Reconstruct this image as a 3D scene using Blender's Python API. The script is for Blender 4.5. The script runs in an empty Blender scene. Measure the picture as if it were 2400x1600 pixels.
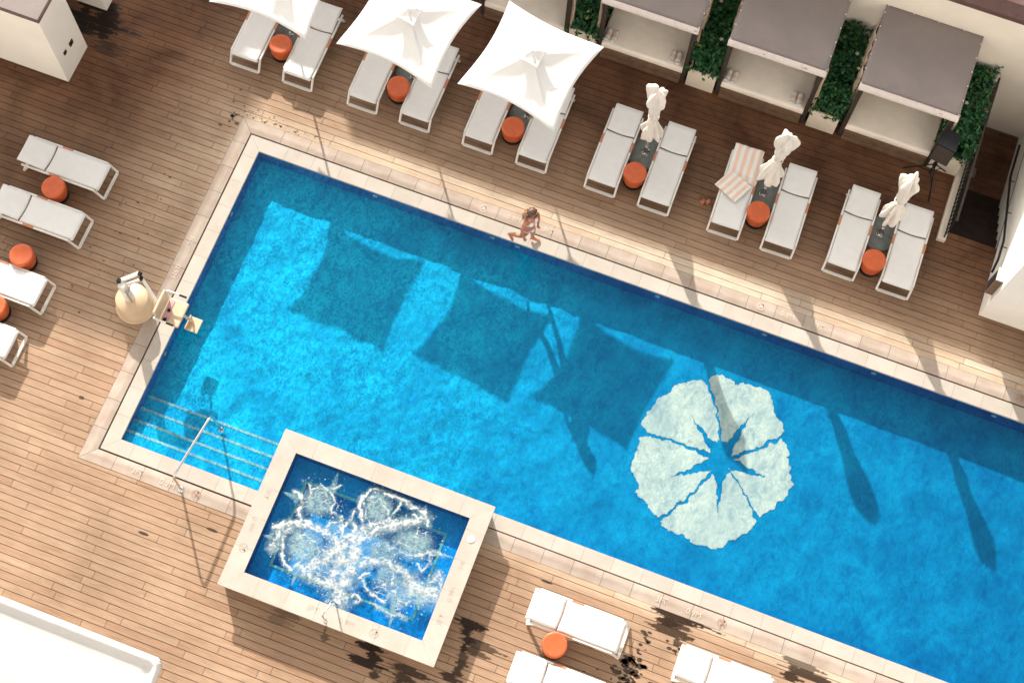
import bpy, bmesh, math, random
from mathutils import Vector, Matrix, noise
random.seed(7)
scene = bpy.context.scene
col = scene.collection
PI = math.pi
R = math.radians
NZ = lambda x, y, z=0.0: noise.noise(Vector((x, y, z)))
def sstep(a, b, x):
    t = max(0.0, min(1.0, (x - a) / (b - a)))
    return t * t * (3 - 2 * t)

# ------------------------------------------------------------------ materials
def new_mat(name):
    m = bpy.data.materials.new(name); m.use_nodes = True
    nt = m.node_tree; b = nt.nodes['Principled BSDF']
    return m, nt, b
def nd(nt, typ, **kw):
    n = nt.nodes.new(typ)
    for k, v in kw.items():
        if k.startswith('i_'): n.inputs[k[2:].replace('_', ' ')].default_value = v
        elif isinstance(k, str) and hasattr(n, k): setattr(n, k, v)
    return n
def lk(nt, a, b): nt.links.new(a, b)
def tex_noise(nt, scale=5, detail=4, rough=.55, vec=None, dist=0.0):
    n = nt.nodes.new('ShaderNodeTexNoise'); n.inputs['Scale'].default_value = scale
    n.inputs['Detail'].default_value = detail; n.inputs['Roughness'].default_value = rough
    n.inputs['Distortion'].default_value = dist
    if vec is not None: lk(nt, vec, n.inputs['Vector'])
    return n.outputs['Fac']
def obj_vec(nt, sx=1, sy=1, sz=1, kind='Object'):
    tc = nt.nodes.new('ShaderNodeTexCoord'); mp = nt.nodes.new('ShaderNodeMapping')
    mp.inputs['Scale'].default_value = (sx, sy, sz); lk(nt, tc.outputs[kind], mp.inputs['Vector'])
    return mp.outputs['Vector']
def ramp(nt, fac, stops):
    r = nt.nodes.new('ShaderNodeValToRGB'); lk(nt, fac, r.inputs['Fac'])
    el = r.color_ramp.elements
    while len(el) < len(stops): el.new(0.5)
    for e, (p, c) in zip(el, stops):
        e.position = p; e.color = (c[0], c[1], c[2], 1) if len(c) == 3 else c
    return r.outputs['Color']
def g3(v): return (v, v, v)
def mixc(nt, fac, a, b, blend='MIX'):
    m = nt.nodes.new('ShaderNodeMix'); m.data_type = 'RGBA'; m.blend_type = blend
    for s, v in ((m.inputs[0], fac), (m.inputs[6], a), (m.inputs[7], b)):
        if isinstance(v, (int, float)): s.default_value = v
        elif isinstance(v, tuple): s.default_value = (v[0], v[1], v[2], 1)
        else: lk(nt, v, s)
    return m.outputs[2]
def math_n(nt, op, a, b=None, clamp=False):
    m = nt.nodes.new('ShaderNodeMath'); m.operation = op; m.use_clamp = clamp
    for s, v in ((m.inputs[0], a), (m.inputs[1], b)):
        if v is None: continue
        if isinstance(v, (int, float)): s.default_value = v
        else: lk(nt, v, s)
    return m.outputs[0]
def attr(nt, name):
    a = nt.nodes.new('ShaderNodeAttribute'); a.attribute_name = name
    return a.outputs['Fac']
def bump(nt, h, strength=.3, dist=.01):
    b = nt.nodes.new('ShaderNodeBump'); b.inputs['Strength'].default_value = strength
    b.inputs['Distance'].default_value = dist; lk(nt, h, b.inputs['Height'])
    return b.outputs['Normal']
def plain(name, c, rough=.6, var=.12, scale=6, metal=0.0, bmp=0.0, bscale=60, kind='Object', spec=None):
    """a base colour with uneven tone"""
    m, nt, b = new_mat(name)
    v = obj_vec(nt, kind=kind)
    f = tex_noise(nt, scale, 5, .6, v)
    lo = tuple(x * (1 - var) for x in c); hi = tuple(min(1, x * (1 + var)) for x in c)
    lk(nt, ramp(nt, f, [(.3, lo), (.7, hi)]), b.inputs['Base Color'])
    b.inputs['Roughness'].default_value = rough; b.inputs['Metallic'].default_value = metal
    if spec is not None: b.inputs['Specular IOR Level'].default_value = spec
    if bmp: lk(nt, bump(nt, tex_noise(nt, bscale, 3, .6, v), bmp, .004), b.inputs['Normal'])
    return m
def fabric(name, c, var=.05, trans=0.0, wr=.25, scale=4, weave=220):
    m, nt, b = new_mat(name)
    v = obj_vec(nt)
    f = tex_noise(nt, scale, 5, .6, v)
    lo = tuple(x * (1 - var) for x in c); hi = tuple(min(1, x * (1 + var)) for x in c)
    cc = ramp(nt, f, [(.3, lo), (.7, hi)])
    lk(nt, cc, b.inputs['Base Color']); b.inputs['Roughness'].default_value = .85
    b.inputs['Specular IOR Level'].default_value = .2
    h = math_n(nt, 'ADD', tex_noise(nt, scale * 2.5, 3, .5, v), math_n(nt, 'MULTIPLY', tex_noise(nt, weave, 2, .5, v), .12))
    nrm = bump(nt, h, wr, .02); lk(nt, nrm, b.inputs['Normal'])
    if trans > 0:
        out = nt.nodes['Material Output']; t = nt.nodes.new('ShaderNodeBsdfTranslucent'); mx = nt.nodes.new('ShaderNodeMixShader')
        lk(nt, cc, t.inputs['Color']); mx.inputs[0].default_value = trans
        lk(nt, b.outputs[0], mx.inputs[1]); lk(nt, t.outputs[0], mx.inputs[2]); lk(nt, mx.outputs[0], out.inputs['Surface'])
    return m

def wood_deck():
    m, nt, b = new_mat('deck_wood')
    rnd = attr(nt, 'rnd'); wet = attr(nt, 'wet')
    tc = nt.nodes.new('ShaderNodeTexCoord')
    sep = nt.nodes.new('ShaderNodeSeparateXYZ'); lk(nt, tc.outputs['Object'], sep.inputs[0])
    comb = nt.nodes.new('ShaderNodeCombineXYZ')
    lk(nt, math_n(nt, 'MULTIPLY', sep.outputs[0], 2.2), comb.inputs[0])
    lk(nt, math_n(nt, 'MULTIPLY', sep.outputs[1], 42.0), comb.inputs[1])
    lk(nt, math_n(nt, 'MULTIPLY', rnd, 37.0), comb.inputs[2])
    grain = tex_noise(nt, 1.0, 6, .65, comb.outputs[0], .6)
    comb2 = nt.nodes.new('ShaderNodeCombineXYZ')
    lk(nt, math_n(nt, 'MULTIPLY', sep.outputs[0], .9), comb2.inputs[0])
    lk(nt, math_n(nt, 'MULTIPLY', sep.outputs[1], 7.0), comb2.inputs[1])
    lk(nt, math_n(nt, 'MULTIPLY', rnd, 91.0), comb2.inputs[2])
    fig = tex_noise(nt, 2.0, 4, .6, comb2.outputs[0], 1.2)
    blot = tex_noise(nt, .55, 5, .6, tc.outputs['Object'])
    tone = attr(nt, 'rnd2')
    base = ramp(nt, tone, [(0, (.27, .155, .096)), (.2, (.32, .203, .132)), (.5, (.345, .232, .156)), (.85, (.37, .26, .18)), (1, (.41, .315, .235))])
    c = mixc(nt, 1.0, base, ramp(nt, grain, [(.25, g3(.78)), (.5, g3(.99)), (.8, g3(1.10))]), 'MULTIPLY')
    c = mixc(nt, 1.0, c, ramp(nt, fig, [(.25, (.82, .79, .76)), (.55, g3(1)), (.85, (1.08, 1.07, 1.05))]), 'MULTIPLY')
    c = mixc(nt, 1.0, c, ramp(nt, blot, [(.3, (.76, .73, .70)), (.6, (1.06, 1.05, 1.04))]), 'MULTIPLY')
    # dark wood on the cabana side, with shade deepened into its colour
    shade_fac = attr(nt, 'shade_brown')
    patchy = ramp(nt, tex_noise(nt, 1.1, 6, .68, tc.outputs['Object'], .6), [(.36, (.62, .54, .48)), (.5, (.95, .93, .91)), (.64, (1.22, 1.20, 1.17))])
    c = mixc(nt, shade_fac, c, mixc(nt, 1.0, mixc(nt, 1.0, c, (.39, .275, .215), 'MULTIPLY'), patchy, 'MULTIPLY'))
    c = mixc(nt, attr(nt, 'bleach'), c, mixc(nt, 1.0, c, (1.34, 1.50, 1.62), 'MULTIPLY'))   # light painted in on far and left boards; bleached board on the near side
    c = mixc(nt, wet, c, mixc(nt, 1.0, c, (.075, .058, .05), 'MULTIPLY'))
    lk(nt, c, b.inputs['Base Color'])
    lk(nt, math_n(nt, 'SUBTRACT', .68, math_n(nt, 'MULTIPLY', wet, .35)), b.inputs['Roughness'])
    lk(nt, bump(nt, grain, .25, .003), b.inputs['Normal'])
    b.inputs['Specular IOR Level'].default_value = .25
    return m

def stone(name, c, var=.14, blotch=(.9, .84, .80), rough=.7):
    m, nt, b = new_mat(name)
    v = obj_vec(nt); rnd = attr(nt, 'rnd')
    f = tex_noise(nt, 2.2, 6, .62, v); s = tex_noise(nt, 45, 4, .6, v)
    lo = tuple(x * (1 - var) for x in c); hi = tuple(min(1, x * (1 + var * .6)) for x in c)
    cc = ramp(nt, rnd, [(0, lo), (1, hi)])
    cc = mixc(nt, 1.0, cc, ramp(nt, f, [(.34, blotch), (.62, g3(1.02))]), 'MULTIPLY')
    cc = mixc(nt, 1.0, cc, ramp(nt, s, [(.3, g3(.95)), (.7, g3(1.03))]), 'MULTIPLY')
    lk(nt, cc, b.inputs['Base Color']); b.inputs['Roughness'].default_value = rough
    lk(nt, bump(nt, s, .12, .002), b.inputs['Normal'])
    b.inputs['Specular IOR Level'].default_value = .3
    return m

def tile_mat(name, c1, c2, deep):
    """glass mosaic: 25 mm tesserae in mixed blues"""
    m, nt, b = new_mat(name)
    v = obj_vec(nt)
    br = nt.nodes.new('ShaderNodeTexBrick'); lk(nt, v, br.inputs['Vector'])
    br.inputs['Scale'].default_value = 20; br.inputs['Mortar Size'].default_value = .035
    br.offset = 0; br.inputs['Brick Width'].default_value = 1; br.inputs['Row Height'].default_value = 1
    br.inputs['Color1'].default_value = (*c1, 1); br.inputs['Color2'].default_value = (*c2, 1)
    br.inputs['Mortar'].default_value = (*[min(1, x * 1.15 + .03) for x in c1], 1); br.inputs['Bias'].default_value = 0
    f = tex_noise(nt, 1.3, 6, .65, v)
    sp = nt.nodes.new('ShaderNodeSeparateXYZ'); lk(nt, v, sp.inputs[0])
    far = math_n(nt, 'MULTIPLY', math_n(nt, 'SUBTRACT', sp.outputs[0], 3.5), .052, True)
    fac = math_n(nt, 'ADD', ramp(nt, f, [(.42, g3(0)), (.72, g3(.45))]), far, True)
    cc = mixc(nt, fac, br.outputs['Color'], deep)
    lk(nt, cc, b.inputs['Base Color']); b.inputs['Roughness'].default_value = .6; b.inputs['Specular IOR Level'].default_value = 0.0
    return m

def water_mat(name, tint, lo, fine, big, foam=False, patch=.55):
    """clear rippled water: light flecks and mottle are tinted into its see-through colour; fresnel gloss on top"""
    m, nt, b = new_mat(name); nt.nodes.remove(b)
    out = nt.nodes['Material Output']
    v = obj_vec(nt)
    vs = obj_vec(nt, 1.25, .8, 1)
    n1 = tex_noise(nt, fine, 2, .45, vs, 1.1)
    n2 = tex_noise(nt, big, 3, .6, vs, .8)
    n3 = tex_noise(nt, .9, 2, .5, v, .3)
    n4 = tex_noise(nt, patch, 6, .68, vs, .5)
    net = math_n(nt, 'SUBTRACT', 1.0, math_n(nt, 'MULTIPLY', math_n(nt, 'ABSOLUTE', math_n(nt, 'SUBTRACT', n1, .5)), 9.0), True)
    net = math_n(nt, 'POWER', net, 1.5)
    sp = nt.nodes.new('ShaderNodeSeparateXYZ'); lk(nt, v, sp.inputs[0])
    # small lively light flecks by the steps and jets, calmer and broader towards the far end
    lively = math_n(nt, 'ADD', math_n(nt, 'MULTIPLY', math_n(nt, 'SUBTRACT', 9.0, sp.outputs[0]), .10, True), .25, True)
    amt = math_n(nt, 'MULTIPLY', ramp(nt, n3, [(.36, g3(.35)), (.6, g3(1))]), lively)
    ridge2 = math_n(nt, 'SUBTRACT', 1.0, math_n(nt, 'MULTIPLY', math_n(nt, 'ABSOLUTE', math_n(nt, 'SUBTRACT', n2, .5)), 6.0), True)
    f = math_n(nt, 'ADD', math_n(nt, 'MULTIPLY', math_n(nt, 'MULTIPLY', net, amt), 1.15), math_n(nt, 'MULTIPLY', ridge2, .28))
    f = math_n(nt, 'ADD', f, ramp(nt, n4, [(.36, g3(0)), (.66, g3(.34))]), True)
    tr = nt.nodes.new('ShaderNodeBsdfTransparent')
    lk(nt, mixc(nt, f, tuple(x * l for x, l in zip(tint, lo)), tint), tr.inputs['Color'])  # ripple light and caustic flecks painted into the tint
    gl = nt.nodes.new('ShaderNodeBsdfGlossy'); gl.inputs['Roughness'].default_value = .05
    h = math_n(nt, 'ADD', n2, math_n(nt, 'MULTIPLY', n1, .35))
    nrm = bump(nt, h, .3, .02); lk(nt, nrm, gl.inputs['Normal'])
    lw = nt.nodes.new('ShaderNodeLayerWeight'); lw.inputs['Blend'].default_value = .5; lk(nt, nrm, lw.inputs['Normal'])
    frv = math_n(nt, 'ADD', math_n(nt, 'MULTIPLY', math_n(nt, 'POWER', lw.outputs['Facing'], 5.0), .6), .014, True)
    mx = nt.nodes.new('ShaderNodeMixShader')
    lk(nt, frv, mx.inputs[0]); lk(nt, tr.outputs[0], mx.inputs[1]); lk(nt, gl.outputs[0], mx.inputs[2])
    sh = mx.outputs[0]
    if foam:
        haze = attr(nt, 'haze'); fo = attr(nt, 'foam')
        d1 = nt.nodes.new('ShaderNodeBsdfDiffuse'); d1.inputs['Color'].default_value = (.20, .32, .345, 1)
        d2 = nt.nodes.new('ShaderNodeBsdfDiffuse'); d2.inputs['Color'].default_value = (.46, .48, .485, 1)
        nb = bump(nt, tex_noise(nt, 45, 4, .6, v), .5, .012); lk(nt, nb, d2.inputs['Normal']); lk(nt, nb, d1.inputs['Normal'])
        m1 = nt.nodes.new('ShaderNodeMixShader'); lk(nt, haze, m1.inputs[0]); lk(nt, sh, m1.inputs[1]); lk(nt, d1.outputs[0], m1.inputs[2])
        m2 = nt.nodes.new('ShaderNodeMixShader'); lk(nt, fo, m2.inputs[0]); lk(nt, m1.outputs[0], m2.inputs[1]); lk(nt, d2.outputs[0], m2.inputs[2])
        sh = m2.outputs[0]
    lk(nt, sh, out.inputs['Surface'])
    return m

def leaf_mat():
    m, nt, b = new_mat('leaf')
    rnd = attr(nt, 'rnd')
    c = ramp(nt, rnd, [(0, (.006, .036, .013)), (.45, (.012, .075, .024)), (.8, (.028, .125, .038)), (.96, (.07, .19, .045)), (1, (.24, .24, .05))])
    lk(nt, c, b.inputs['Base Color']); b.inputs['Roughness'].default_value = .45; b.inputs['Specular IOR Level'].default_value = .3
    return m

def striped(name, axis, period, c1, c2):
    m, nt, b = new_mat(name)
    u = attr(nt, 'stripe')
    s = math_n(nt, 'FRACT', math_n(nt, 'MULTIPLY', u, 1.0 / period))
    r = ramp(nt, s, [(0, c1), (.47, c1), (.53, c2), (.97, c2)])
    v = obj_vec(nt)
    lk(nt, r, b.inputs['Base Color']); b.inputs['Roughness'].default_value = .95
    b.inputs['Specular IOR Level'].default_value = .1
    lk(nt, bump(nt, tex_noise(nt, 120, 3, .6, v), .5, .006), b.inputs['Normal'])
    return m

M = {}
M['deck'] = wood_deck()
M['gap'] = plain('dark_gap', (.065, .042, .029), .9)
M['paver'] = stone('paver_stone', (.40, .335, .285), .09, (.86, .80, .77))
M['coping'] = stone('coping_stone', (.43, .392, .352), .05, (.93, .91, .89))
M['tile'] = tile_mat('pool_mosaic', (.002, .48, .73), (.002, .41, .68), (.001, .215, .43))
M['tile_spa'] = tile_mat('spa_mosaic', (.001, .34, .72), (.001, .28, .64), (.001, .2, .5))
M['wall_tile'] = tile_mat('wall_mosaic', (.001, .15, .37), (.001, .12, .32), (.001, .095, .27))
M['nosing'] = plain('step_nosing', (.26, .50, .53), .6, .1, 20, spec=0.0)
M['flower'] = plain('white_mosaic', (.84, .80, .64), .7, .03, 2, spec=0.0)
M['green_line'] = plain('green_tile_line', (.16, .48, .46), .5, .1, 8)
M['water'] = water_mat('pool_water', (.93, 1.0, 1.0), (.34, .47, .62), 8.0, 3.6, False, 1.6)
M['spa_water'] = water_mat('spa_water', (.80, .95, .98), (.5, .6, .7), 10, 5, True, 1.6)
M['white_metal'] = plain('white_powder_coat', (.72, .70, .66), .4, .04, 8)
M['sling'] = fabric('white_sling', (.70, .70, .695), .03, 0, .08, 5, 300)
M['accent'] = plain('tan_armrest', (.48, .20, .105), .5, .15, 12)
M['orange'] = plain('orange_upholstery', (.52, .105, .034), .42, .14, 7, bmp=.15, spec=.4)
M['black'] = plain('black_plastic', (.012, .013, .015), .6, .2, 8, spec=.15)
M['canopy'] = fabric('white_canopy', (.92, .915, .905), .02, .15, .22, 2.2)
M['furled'] = fabric('furled_cloth', (.86, .81, .75), .04, .15, .5, 7)
M['awning'] = fabric('awning_cloth', (.50, .50, .495), .03, 0, .12, 2)
M['base_plate'] = plain('base_stone', (.19, .215, .205), .55, .25, 9, bmp=.2)
M['chrome'] = plain('chrome', (.62, .62, .62), .18, .05, 10, metal=1.0)
M['brass_pole'] = plain('champagne_pole', (.55, .50, .42), .3, .05, 10, metal=.6)
M['taupe'] = fabric('taupe_roof', (.245, .21, .20), .08, 0, .15, 1.5, 260)
M['lip'] = fabric('roof_lip', (.66, .58, .55), .06, 0, .3, 8)
M['frame'] = plain('dark_bronze', (.050, .039, .032), .6, .2, 8, spec=.2)
M['mattress'] = fabric('mattress', (.88, .80, .71), .05, 0, .3, 3)
M['curtain'] = fabric('curtain', (.55, .43, .33), .08, .1, .4, 8)
M['dark_wood'] = plain('plinth_wood', (.16, .095, .058), .6, .25, 7)
M['stair_wood'] = plain('stair_wood', (.022, .014, .011), .7, .3, 6, spec=.1)
M['planter'] = plain('cream_planter', (.76, .68, .57), .65, .06, 2.5, bmp=.1)
M['leaf'] = leaf_mat()
M['flower_petal'] = plain('pale_petal', (.72, .62, .50), .7, .1)
M['soil'] = plain('soil', (.03, .022, .016), .9)
M['render'] = plain('cream_render', (.84, .77, .68), .75, .06, .8, bmp=.08)
M['white_render'] = plain('white_render', (.86, .83, .77), .7, .05, .8, bmp=.08)
M['cap'] = plain('wall_cap', (.11, .055, .048), .6, .2, 5)
M['terrace'] = plain('pink_terrace', (.30, .19, .175), .7, .22, 2.5, bmp=.1)
M['pink_top'] = plain('pink_top', (.52, .44, .42), .7, .07, 2.0)
M['beige'] = plain('beige_plastic', (.58, .44, .30), .42, .05, 4)
M['pink'] = plain('pink_strap', (.62, .30, .36), .7, .15, 14)
M['skin'] = plain('skin', (.47, .19, .10), .5, .07, 12)
M['hair'] = plain('brown_hair', (.085, .042, .024), .45, .5, 25)
M['hair_sunlit'] = plain('sunlit_hair', (.34, .18, .09), .5, .3, 25)  # hair lengths coloured lighter for the sun falling on them
M['bikini'] = plain('white_swimwear', (.78, .74, .71), .8, .03)
M['sandal'] = plain('tan_leather', (.42, .15, .065), .55, .15, 14)
M['sole'] = plain('dark_insole', (.09, .06, .05), .7)
M['towel'] = striped('striped_towel', 0, .152, (.76, .755, .75), (.77, .555, .44))
M['mark_pale'] = plain('inlay_pale', (.60, .50, .42), .7)
M['mark_red'] = plain('inlay_red', (.36, .20, .14), .7)
M['mark_grey'] = plain('inlay_grey', (.36, .31, .27), .7)
M['wetspot'] = plain('wet_wood', (.05, .028, .018), .4, .25, 10)
M['ground'] = plain('ground', (.22, .20, .18), .9, .15, .2)
M['tower'] = plain('tower_render', (.60, .56, .50), .8, .05, .3)
M['hotel'] = plain('hotel_render', (.60, .575, .545), .8, .05, .3)
M['glass'] = plain('window_glass', (.03, .045, .06), .1, .1)
M['sky_leaf'] = M['leaf']

# ------------------------------------------------------------------ mesh helpers
class MB:
    """collects faces for ONE mesh object"""
    def __init__(s): s.v = []; s.f = []; s.mi = []; s.sm = []; s.at = {}
    def add(s, vs, fs, mi=0, smooth=False, xf=None, **at):
        o = len(s.v)
        s.v += [tuple(xf @ Vector(v)) for v in vs] if xf is not None else [tuple(v) for v in vs]
        for f in fs:
            s.f.append(tuple(i + o for i in f)); s.mi.append(mi); s.sm.append(smooth)
            for k in set(s.at) | set(at):
                s.at.setdefault(k, [0.0] * (len(s.f) - 1)).append(at.get(k, 0.0))
    def box(s, x0, y0, z0, x1, y1, z1, bev=0.0, mi=0, xf=None, **at):
        if bev <= 0:
            vs = [(x0, y0, z0), (x1, y0, z0), (x1, y1, z0), (x0, y1, z0), (x0, y0, z1), (x1, y0, z1), (x1, y1, z1), (x0, y1, z1)]
            s.add(vs, [(0, 3, 2, 1), (4, 5, 6, 7), (0, 1, 5, 4), (1, 2, 6, 5), (2, 3, 7, 6), (3, 0, 4, 7)], mi, False, xf, **at); return
        bm = bmesh.new(); bmesh.ops.create_cube(bm, size=1)
        for v in bm.verts: v.co = Vector(((x0 + x1) / 2 + v.co.x * (x1 - x0), (y0 + y1) / 2 + v.co.y * (y1 - y0), (z0 + z1) / 2 + v.co.z * (z1 - z0)))
        bev = min(bev, .49 * min(abs(x1 - x0), abs(y1 - y0), abs(z1 - z0)))
        bmesh.ops.bevel(bm, geom=list(bm.edges), offset=bev, segments=3 if bev > .03 else 2, affect='EDGES', profile=.5)
        s.frombm(bm, mi, bev > .03, xf, **at)
    def frombm(s, bm, mi=0, smooth=False, xf=None, **at):
        bm.verts.index_update()
        s.add([v.co[:] for v in bm.verts], [[v.index for v in f.verts] for f in bm.faces], mi, smooth, xf, **at); bm.free()
    def tube(s, pts, r, n=10, mi=0, caps=True, xf=None, smooth=True):
        pts = [Vector(p) for p in pts]; rs = r if isinstance(r, (list, tuple)) else [r] * len(pts)
        vs = []; fs = []; up = None
        for i, p in enumerate(pts):
            d = (pts[min(i + 1, len(pts) - 1)] - pts[max(i - 1, 0)]).normalized()
            if up is None: up = d.orthogonal().normalized()
            up = (up - d * up.dot(d)).normalized(); w = d.cross(up)
            for k in range(n):
                a = 2 * PI * k / n; vs.append(p + (up * math.cos(a) + w * math.sin(a)) * rs[i])
        for i in range(len(pts) - 1):
            for k in range(n):
                k2 = (k + 1) % n; fs.append((i * n + k, i * n + k2, (i + 1) * n + k2, (i + 1) * n + k))
        s.add(vs, fs, mi, smooth, xf)
        if caps:
            s.add(vs[:n], [tuple(reversed(range(n)))], mi, False, xf); s.add(vs[-n:], [tuple(range(n))], mi, False, xf)
    def lathe(s, prof, n=32, mi=0, xf=None, smooth=True, fn=None):
        vs = []; fs = []
        for i, (r, z) in enumerate(prof):
            for k in range(n):
                a = 2 * PI * k / n; rr, zz = (r, z) if fn is None else fn(r, z, a)
                vs.append((rr * math.cos(a), rr * math.sin(a), zz))
        for i in range(len(prof) - 1):
            for k in range(n):
                k2 = (k + 1) % n; fs.append((i * n + k, i * n + k2, (i + 1) * n + k2, (i + 1) * n + k))
        s.add(vs, fs, mi, smooth, xf)
        if prof[0][0] > 1e-4: s.add(vs[:n], [tuple(reversed(range(n)))], mi, False, xf)
        if prof[-1][0] > 1e-4: s.add(vs[-n:], [tuple(range(n))], mi, False, xf)
    def grid(s, fn, nu, nv, mi=0, smooth=True, xf=None, **at):
        vs = [fn(i / nu, j / nv) for i in range(nu + 1) for j in range(nv + 1)]
        fs = [(i * (nv + 1) + j, (i + 1) * (nv + 1) + j, (i + 1) * (nv + 1) + j + 1, i * (nv + 1) + j + 1) for i in range(nu) for j in range(nv)]
        s.add(vs, fs, mi, smooth, xf, **at)
    def poly(s, pts, z0, z1, mi=0, xf=None, **at):
        """filled outline with thickness"""
        bm = bmesh.new(); vs = [bm.verts.new((x, y, z1)) for x, y in pts]
        es = [bm.edges.new((vs[i], vs[(i + 1) % len(vs)])) for i in range(len(vs))]
        r = bmesh.ops.triangle_fill(bm, edges=es, use_beauty=True, normal=(0, 0, 1))
        if z0 is not None:
            ext = bmesh.ops.extrude_face_region(bm, geom=list(bm.faces))
            for g in ext['geom']:
                if isinstance(g, bmesh.types.BMVert): g.co.z = z0
            bmesh.ops.recalc_face_normals(bm, faces=list(bm.faces))
        s.frombm(bm, mi, False, xf, **at)
    def build(s, name, mats, parent=None, loc=None, rot=None, solid=0.0, subd=0, vat=None):
        me = bpy.data.meshes.new(name); me.from_pydata(s.v, [], s.f)
        for m in (mats if isinstance(mats, (list, tuple)) else [mats]): me.materials.append(m)
        me.polygons.foreach_set('material_index', s.mi); me.polygons.foreach_set('use_smooth', s.sm)
        for k, vals in s.at.items():
            a = me.attributes.new(k, 'FLOAT', 'FACE'); a.data.foreach_set('value', vals)
        for k, vals in (vat or {}).items():
            a = me.attributes.new(k, 'FLOAT', 'POINT'); a.data.foreach_set('value', vals)
        me.update()
        o = bpy.data.objects.new(name, me); col.objects.link(o)
        if parent: o.parent = parent
        if loc: o.location = loc
        if rot: o.rotation_euler = rot
        if solid:
            md = o.modifiers.new('thickness', 'SOLIDIFY'); md.thickness = solid; md.offset = 0
        if subd:
            md = o.modifiers.new('smooth', 'SUBSURF'); md.levels = subd; md.render_levels = subd
        return o

def tag(o, label, cat, group=None, kind=None):
    o['label'] = label; o['category'] = cat
    if group: o['group'] = group
    if kind: o['kind'] = kind
    return o
def struct(o): o['kind'] = 'structure'; return o
def empty(name, loc=(0, 0, 0), rz=0.0):
    o = bpy.data.objects.new(name, None); col.objects.link(o); o.location = loc; o.rotation_euler = (0, 0, rz)
    o.empty_display_size = .2
    return o
def copy_tree(o, parent=None):
    c = o.copy(); col.objects.link(c)
    if parent: c.parent = parent
    for ch in list(o.children): copy_tree(ch, c)
    return c
def T(x, y, z, rz=0.0, rx=0.0, ry=0.0):
    return Matrix.Translation((x, y, z)) @ Matrix.Rotation(rz, 4, 'Z') @ Matrix.Rotation(ry, 4, 'Y') @ Matrix.Rotation(rx, 4, 'X')

# ------------------------------------------------------------------ camera, sky, sun
CR = [[0.9363369444636052, 0.3502176385644693, 0.024914495195678545], [-0.33836962122850145, 0.8811679882413591, 0.3302256439592467], [0.09369698961124215, -0.31763277875078544, 0.9435731513776863]]
CC = Vector((9.52344259937941, -11.937129036631486, 28.50244779585916))
cam = bpy.data.cameras.new('camera'); co = bpy.data.objects.new('camera', cam); col.objects.link(co)
mw = Matrix.Identity(4)
for i in range(3):
    for j in range(3): mw[j][i] = CR[i][j]
mw.translation = CC; co.matrix_world = mw
cam.sensor_width = 36; cam.lens = 3542.9336052512267 / 2400 * 36; cam.clip_end = 2000; cam.clip_start = .1
scene.camera = co

COT = 2.2
sun_d = Vector((.585, -.811, -1 / COT)).normalized()
SUN_EL = math.atan(1 / COT)
w = bpy.data.worlds.new('World'); scene.world = w; w.use_nodes = True
nt = w.node_tree; bg = nt.nodes['Background']
sky = nt.nodes.new('ShaderNodeTexSky'); sky.sky_type = 'NISHITA'; sky.sun_disc = False
sky.sun_elevation = SUN_EL; sky.sun_rotation = math.atan2(-.585, .811)
sky.dust_density = 2.0; sky.ozone_density = 1.0
hs = nt.nodes.new('ShaderNodeHueSaturation'); hs.inputs['Saturation'].default_value = .08
lk(nt, sky.outputs[0], hs.inputs['Color']); lk(nt, mixc(nt, 1.0, hs.outputs[0], (1.05, 1.0, .93), 'MULTIPLY'), bg.inputs['Color'])
bg.inputs['Strength'].default_value = .115
sl = bpy.data.lights.new('sun', 'SUN'); sl.energy = 3.3; sl.angle = R(.5); sl.color = (1.0, .93, .83)
so = bpy.data.objects.new('sun', sl); col.objects.link(so); so.rotation_euler = sun_d.to_track_quat('-Z', 'Y').to_euler(); so.location = (-10, 10, 30)
scene.view_settings.view_transform = 'Standard'; scene.view_settings.look = 'None'
scene.view_settings.exposure = 1.50; scene.view_settings.gamma = 1
scene.cycles.max_bounces = 10; scene.cycles.transparent_max_bounces = 16
scene.cycles.caustics_reflective = False; scene.cycles.caustics_refractive = False

# ------------------------------------------------------------------ the setting
b = MB(); b.add([(-150, -150, -2.5), (150, -150, -2.5), (150, 150, -2.5), (-150, 150, -2.5)], [(0, 1, 2, 3)])
struct(b.build('ground', M['ground']))

def subtract(rect, holes):
    out = [rect]
    for hx0, hy0, hx1, hy1 in holes:
        nxt = []
        for x0, y0, x1, y1 in out:
            if hx0 >= x1 or hx1 <= x0 or hy0 >= y1 or hy1 <= y0: nxt.append((x0, y0, x1, y1)); continue
            if y0 < hy0: nxt.append((x0, y0, x1, hy0))
            if hy1 < y1: nxt.append((x0, hy1, x1, y1))
            a, c = max(y0, hy0), min(y1, hy1)
            if x0 < hx0: nxt.append((x0, a, hx0, c))
            if hx1 < x1: nxt.append((hx1, a, x1, c))
        out = [r for r in nxt if r[2] - r[0] > .004 and r[3] - r[1] > .004]
    return out
PX1 = 26.0
HOLES = [(-.315, -6.335, PX1 + 1, .315), (-.315, -7.575, 3.45, -6.335), (3.4, -8.8, 7.5, -5.8), (14.25, 3.13, 15.33, 6.45)]
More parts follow.
